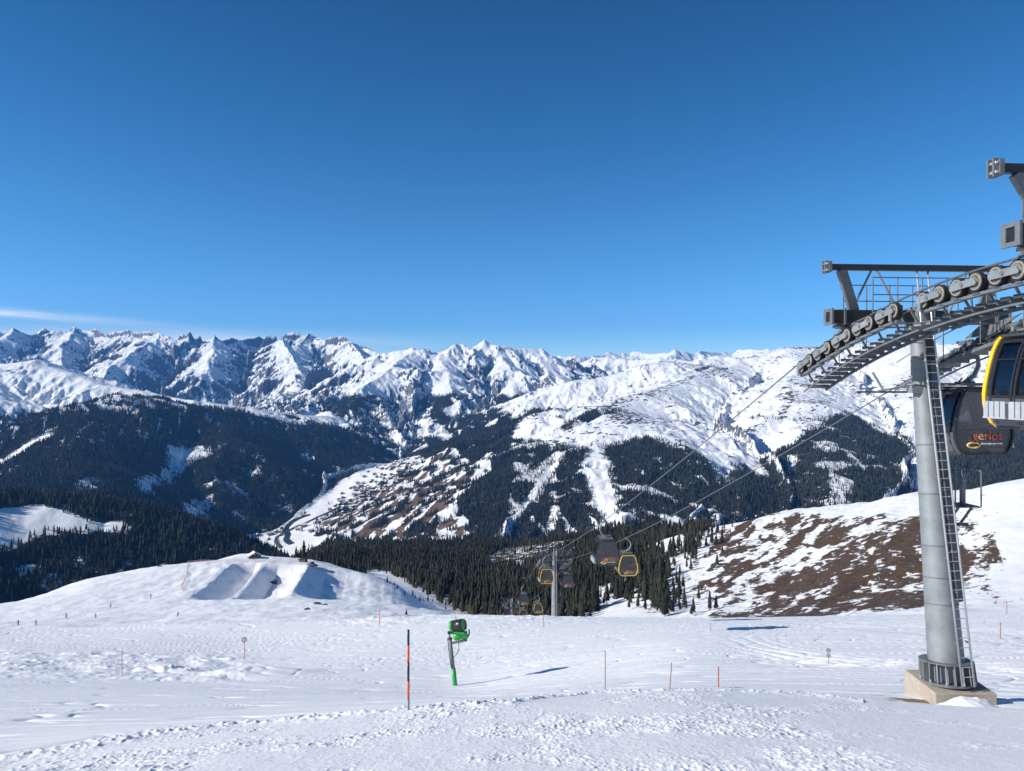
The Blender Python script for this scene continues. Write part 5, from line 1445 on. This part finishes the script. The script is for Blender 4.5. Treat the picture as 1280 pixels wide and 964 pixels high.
# rocks showing through
for px_, py_, s_ in ((396, 756, 1.3), (384, 764, 1.0), (205, 705, 1.6), (348, 745, .8), (406, 757, .9), (200, 708, 1.2)):
    x, y, z = hill_pt(px_, py_)
    m = MB(); bmesh.ops.create_icosphere(m.bm, subdivisions=3, radius=1)
    for v in m.bm.verts:
        k = 1 + .35 * float(perlin(np.array([v.co.x * 1.3 + px_]), np.array([v.co.y * 1.3 + v.co.z]), 3)[0]); v.co *= k; v.co.z *= .55
    o = m.build('rock', paint('grey_rock', (.09, .08, .07), .9, 0, .3, 2.0)); o.location = (x, y, z); o.scale = (s_ * 1.3, s_, s_)
    tag(o, 'dark rock poking out of the snow on the hill around the snow park', 'rock', 'rocks in the snow hill')

# ------------------------------------------------------------------ in the valley: village, road, river
def house_mesh(name, w, d, h, wall):
    m = MB(); m.box((0, 0, h / 2 - 1), (w, d, h + 2), wall); m.box((0, 0, h * .72), (w + .3, d + .3, h * .45), M['housewood'])
    m.prism([(-w / 2 - 1.2, h - .3), (0, h + w * .24), (w / 2 + 1.2, h - .3), (w / 2 + 1.2, h + .4), (0, h + w * .24 + .8), (-w / 2 - 1.2, h + .4)], -d / 2 - 1.2, d / 2 + 1.2, 'y', M['roofsnow'])
    bmesh.ops.recalc_face_normals(m.bm, faces=m.bm.faces)
    me = bpy.data.meshes.new(name); m.bm.to_mesh(me); m.bm.free()
    for q in m.mats: me.materials.append(q)
    return me
HOUSES = [house_mesh('village_house', 13, 16, 8, M['plaster']), house_mesh('village_house', 11, 13, 7, M['housewood']), house_mesh('village_house', 18, 26, 11, M['plaster'])]
rnd = random.Random(8)
def house(px, py, label, group):
    x, y, z = far_pt(px, py, 2500, 7000)
    o = bpy.data.objects.new('village_house', HOUSES[rnd.choice((0, 0, 1, 1, 2))]); COL.objects.link(o)
    o.scale = (1.2,) * 3; o.location = (x, y, z); o.rotation_euler = (0, 0, rnd.choice((0, 1.57)) + rnd.uniform(.3, .8)); tag(o, label, 'house', group)
spots = []
while len(spots) < 95:
    t = rnd.random(); px_ = 418 + 92 * t + rnd.gauss(0, 7); py_ = 642 - 62 * t ** .9 + rnd.gauss(0, 5.5)
    if all(abs(px_ - a) + 1.6 * abs(py_ - b_) > 3.4 for a, b_ in spots): spots.append((px_, py_))
for a, b_ in spots: house(a, b_, 'tiny snow roofed house of the village strung along the valley bottom', 'houses of the village in the valley')
for a, b_ in ((330, 668), (338, 671), (345, 668), (350, 672), (336, 677), (372, 664), (380, 661), (388, 666), (405, 650), (398, 655), (352, 663), (322, 673)):
    house(a, b_, 'lone farm building on the flat white fields beside the curving road', 'farm buildings on the valley fields')
def ribbon(name, pts, w, mat, lift):
    P_ = []
    for (a, b_), (c_, d_) in zip(pts, pts[1:]):
        for t in np.linspace(0, 1, 7)[:-1]: P_.append(Vector(far_pt(a + (c_ - a) * t, b_ + (d_ - b_) * t, 2300, 7000)))
    for _ in range(3): P_ = [P_[0]] + [(P_[i - 1] + P_[i] * 2 + P_[i + 1]) / 4 for i in range(1, len(P_) - 1)] + [P_[-1]]
    bm = bmesh.new(); prev = None
    for i, p in enumerate(P_):
        d = (P_[min(i + 1, len(P_) - 1)] - P_[max(i - 1, 0)]); n = Vector((d.y, -d.x, 0)).normalized() * w / 2
        row = [bm.verts.new(p + n * s_ + Vector((0, 0, lift))) for s_ in (-1, 1)] + [bm.verts.new(p + n * s_ * 1.3 + Vector((0, 0, -3))) for s_ in (1, -1)]
        if prev:
            for k in range(4): bm.faces.new((prev[k], prev[(k + 1) % 4], row[(k + 1) % 4], row[k]))
        prev = row
    bmesh.ops.recalc_face_normals(bm, faces=bm.faces)
    me = bpy.data.meshes.new(name); bm.to_mesh(me); bm.free(); me.materials.append(mat)
    o = bpy.data.objects.new(name, me); COL.objects.link(o); return structure(o)
ribbon('road', [(352, 686), (345, 680), (346, 674), (356, 668), (370, 661), (385, 654), (400, 646), (425, 633), (450, 620), (475, 606)], 16, M['asphalt'], 3.0)
ribbon('river', [(366, 682), (358, 676), (361, 670), (357, 664), (362, 658), (372, 652), (390, 645)], 26, M['river'], 2.0)
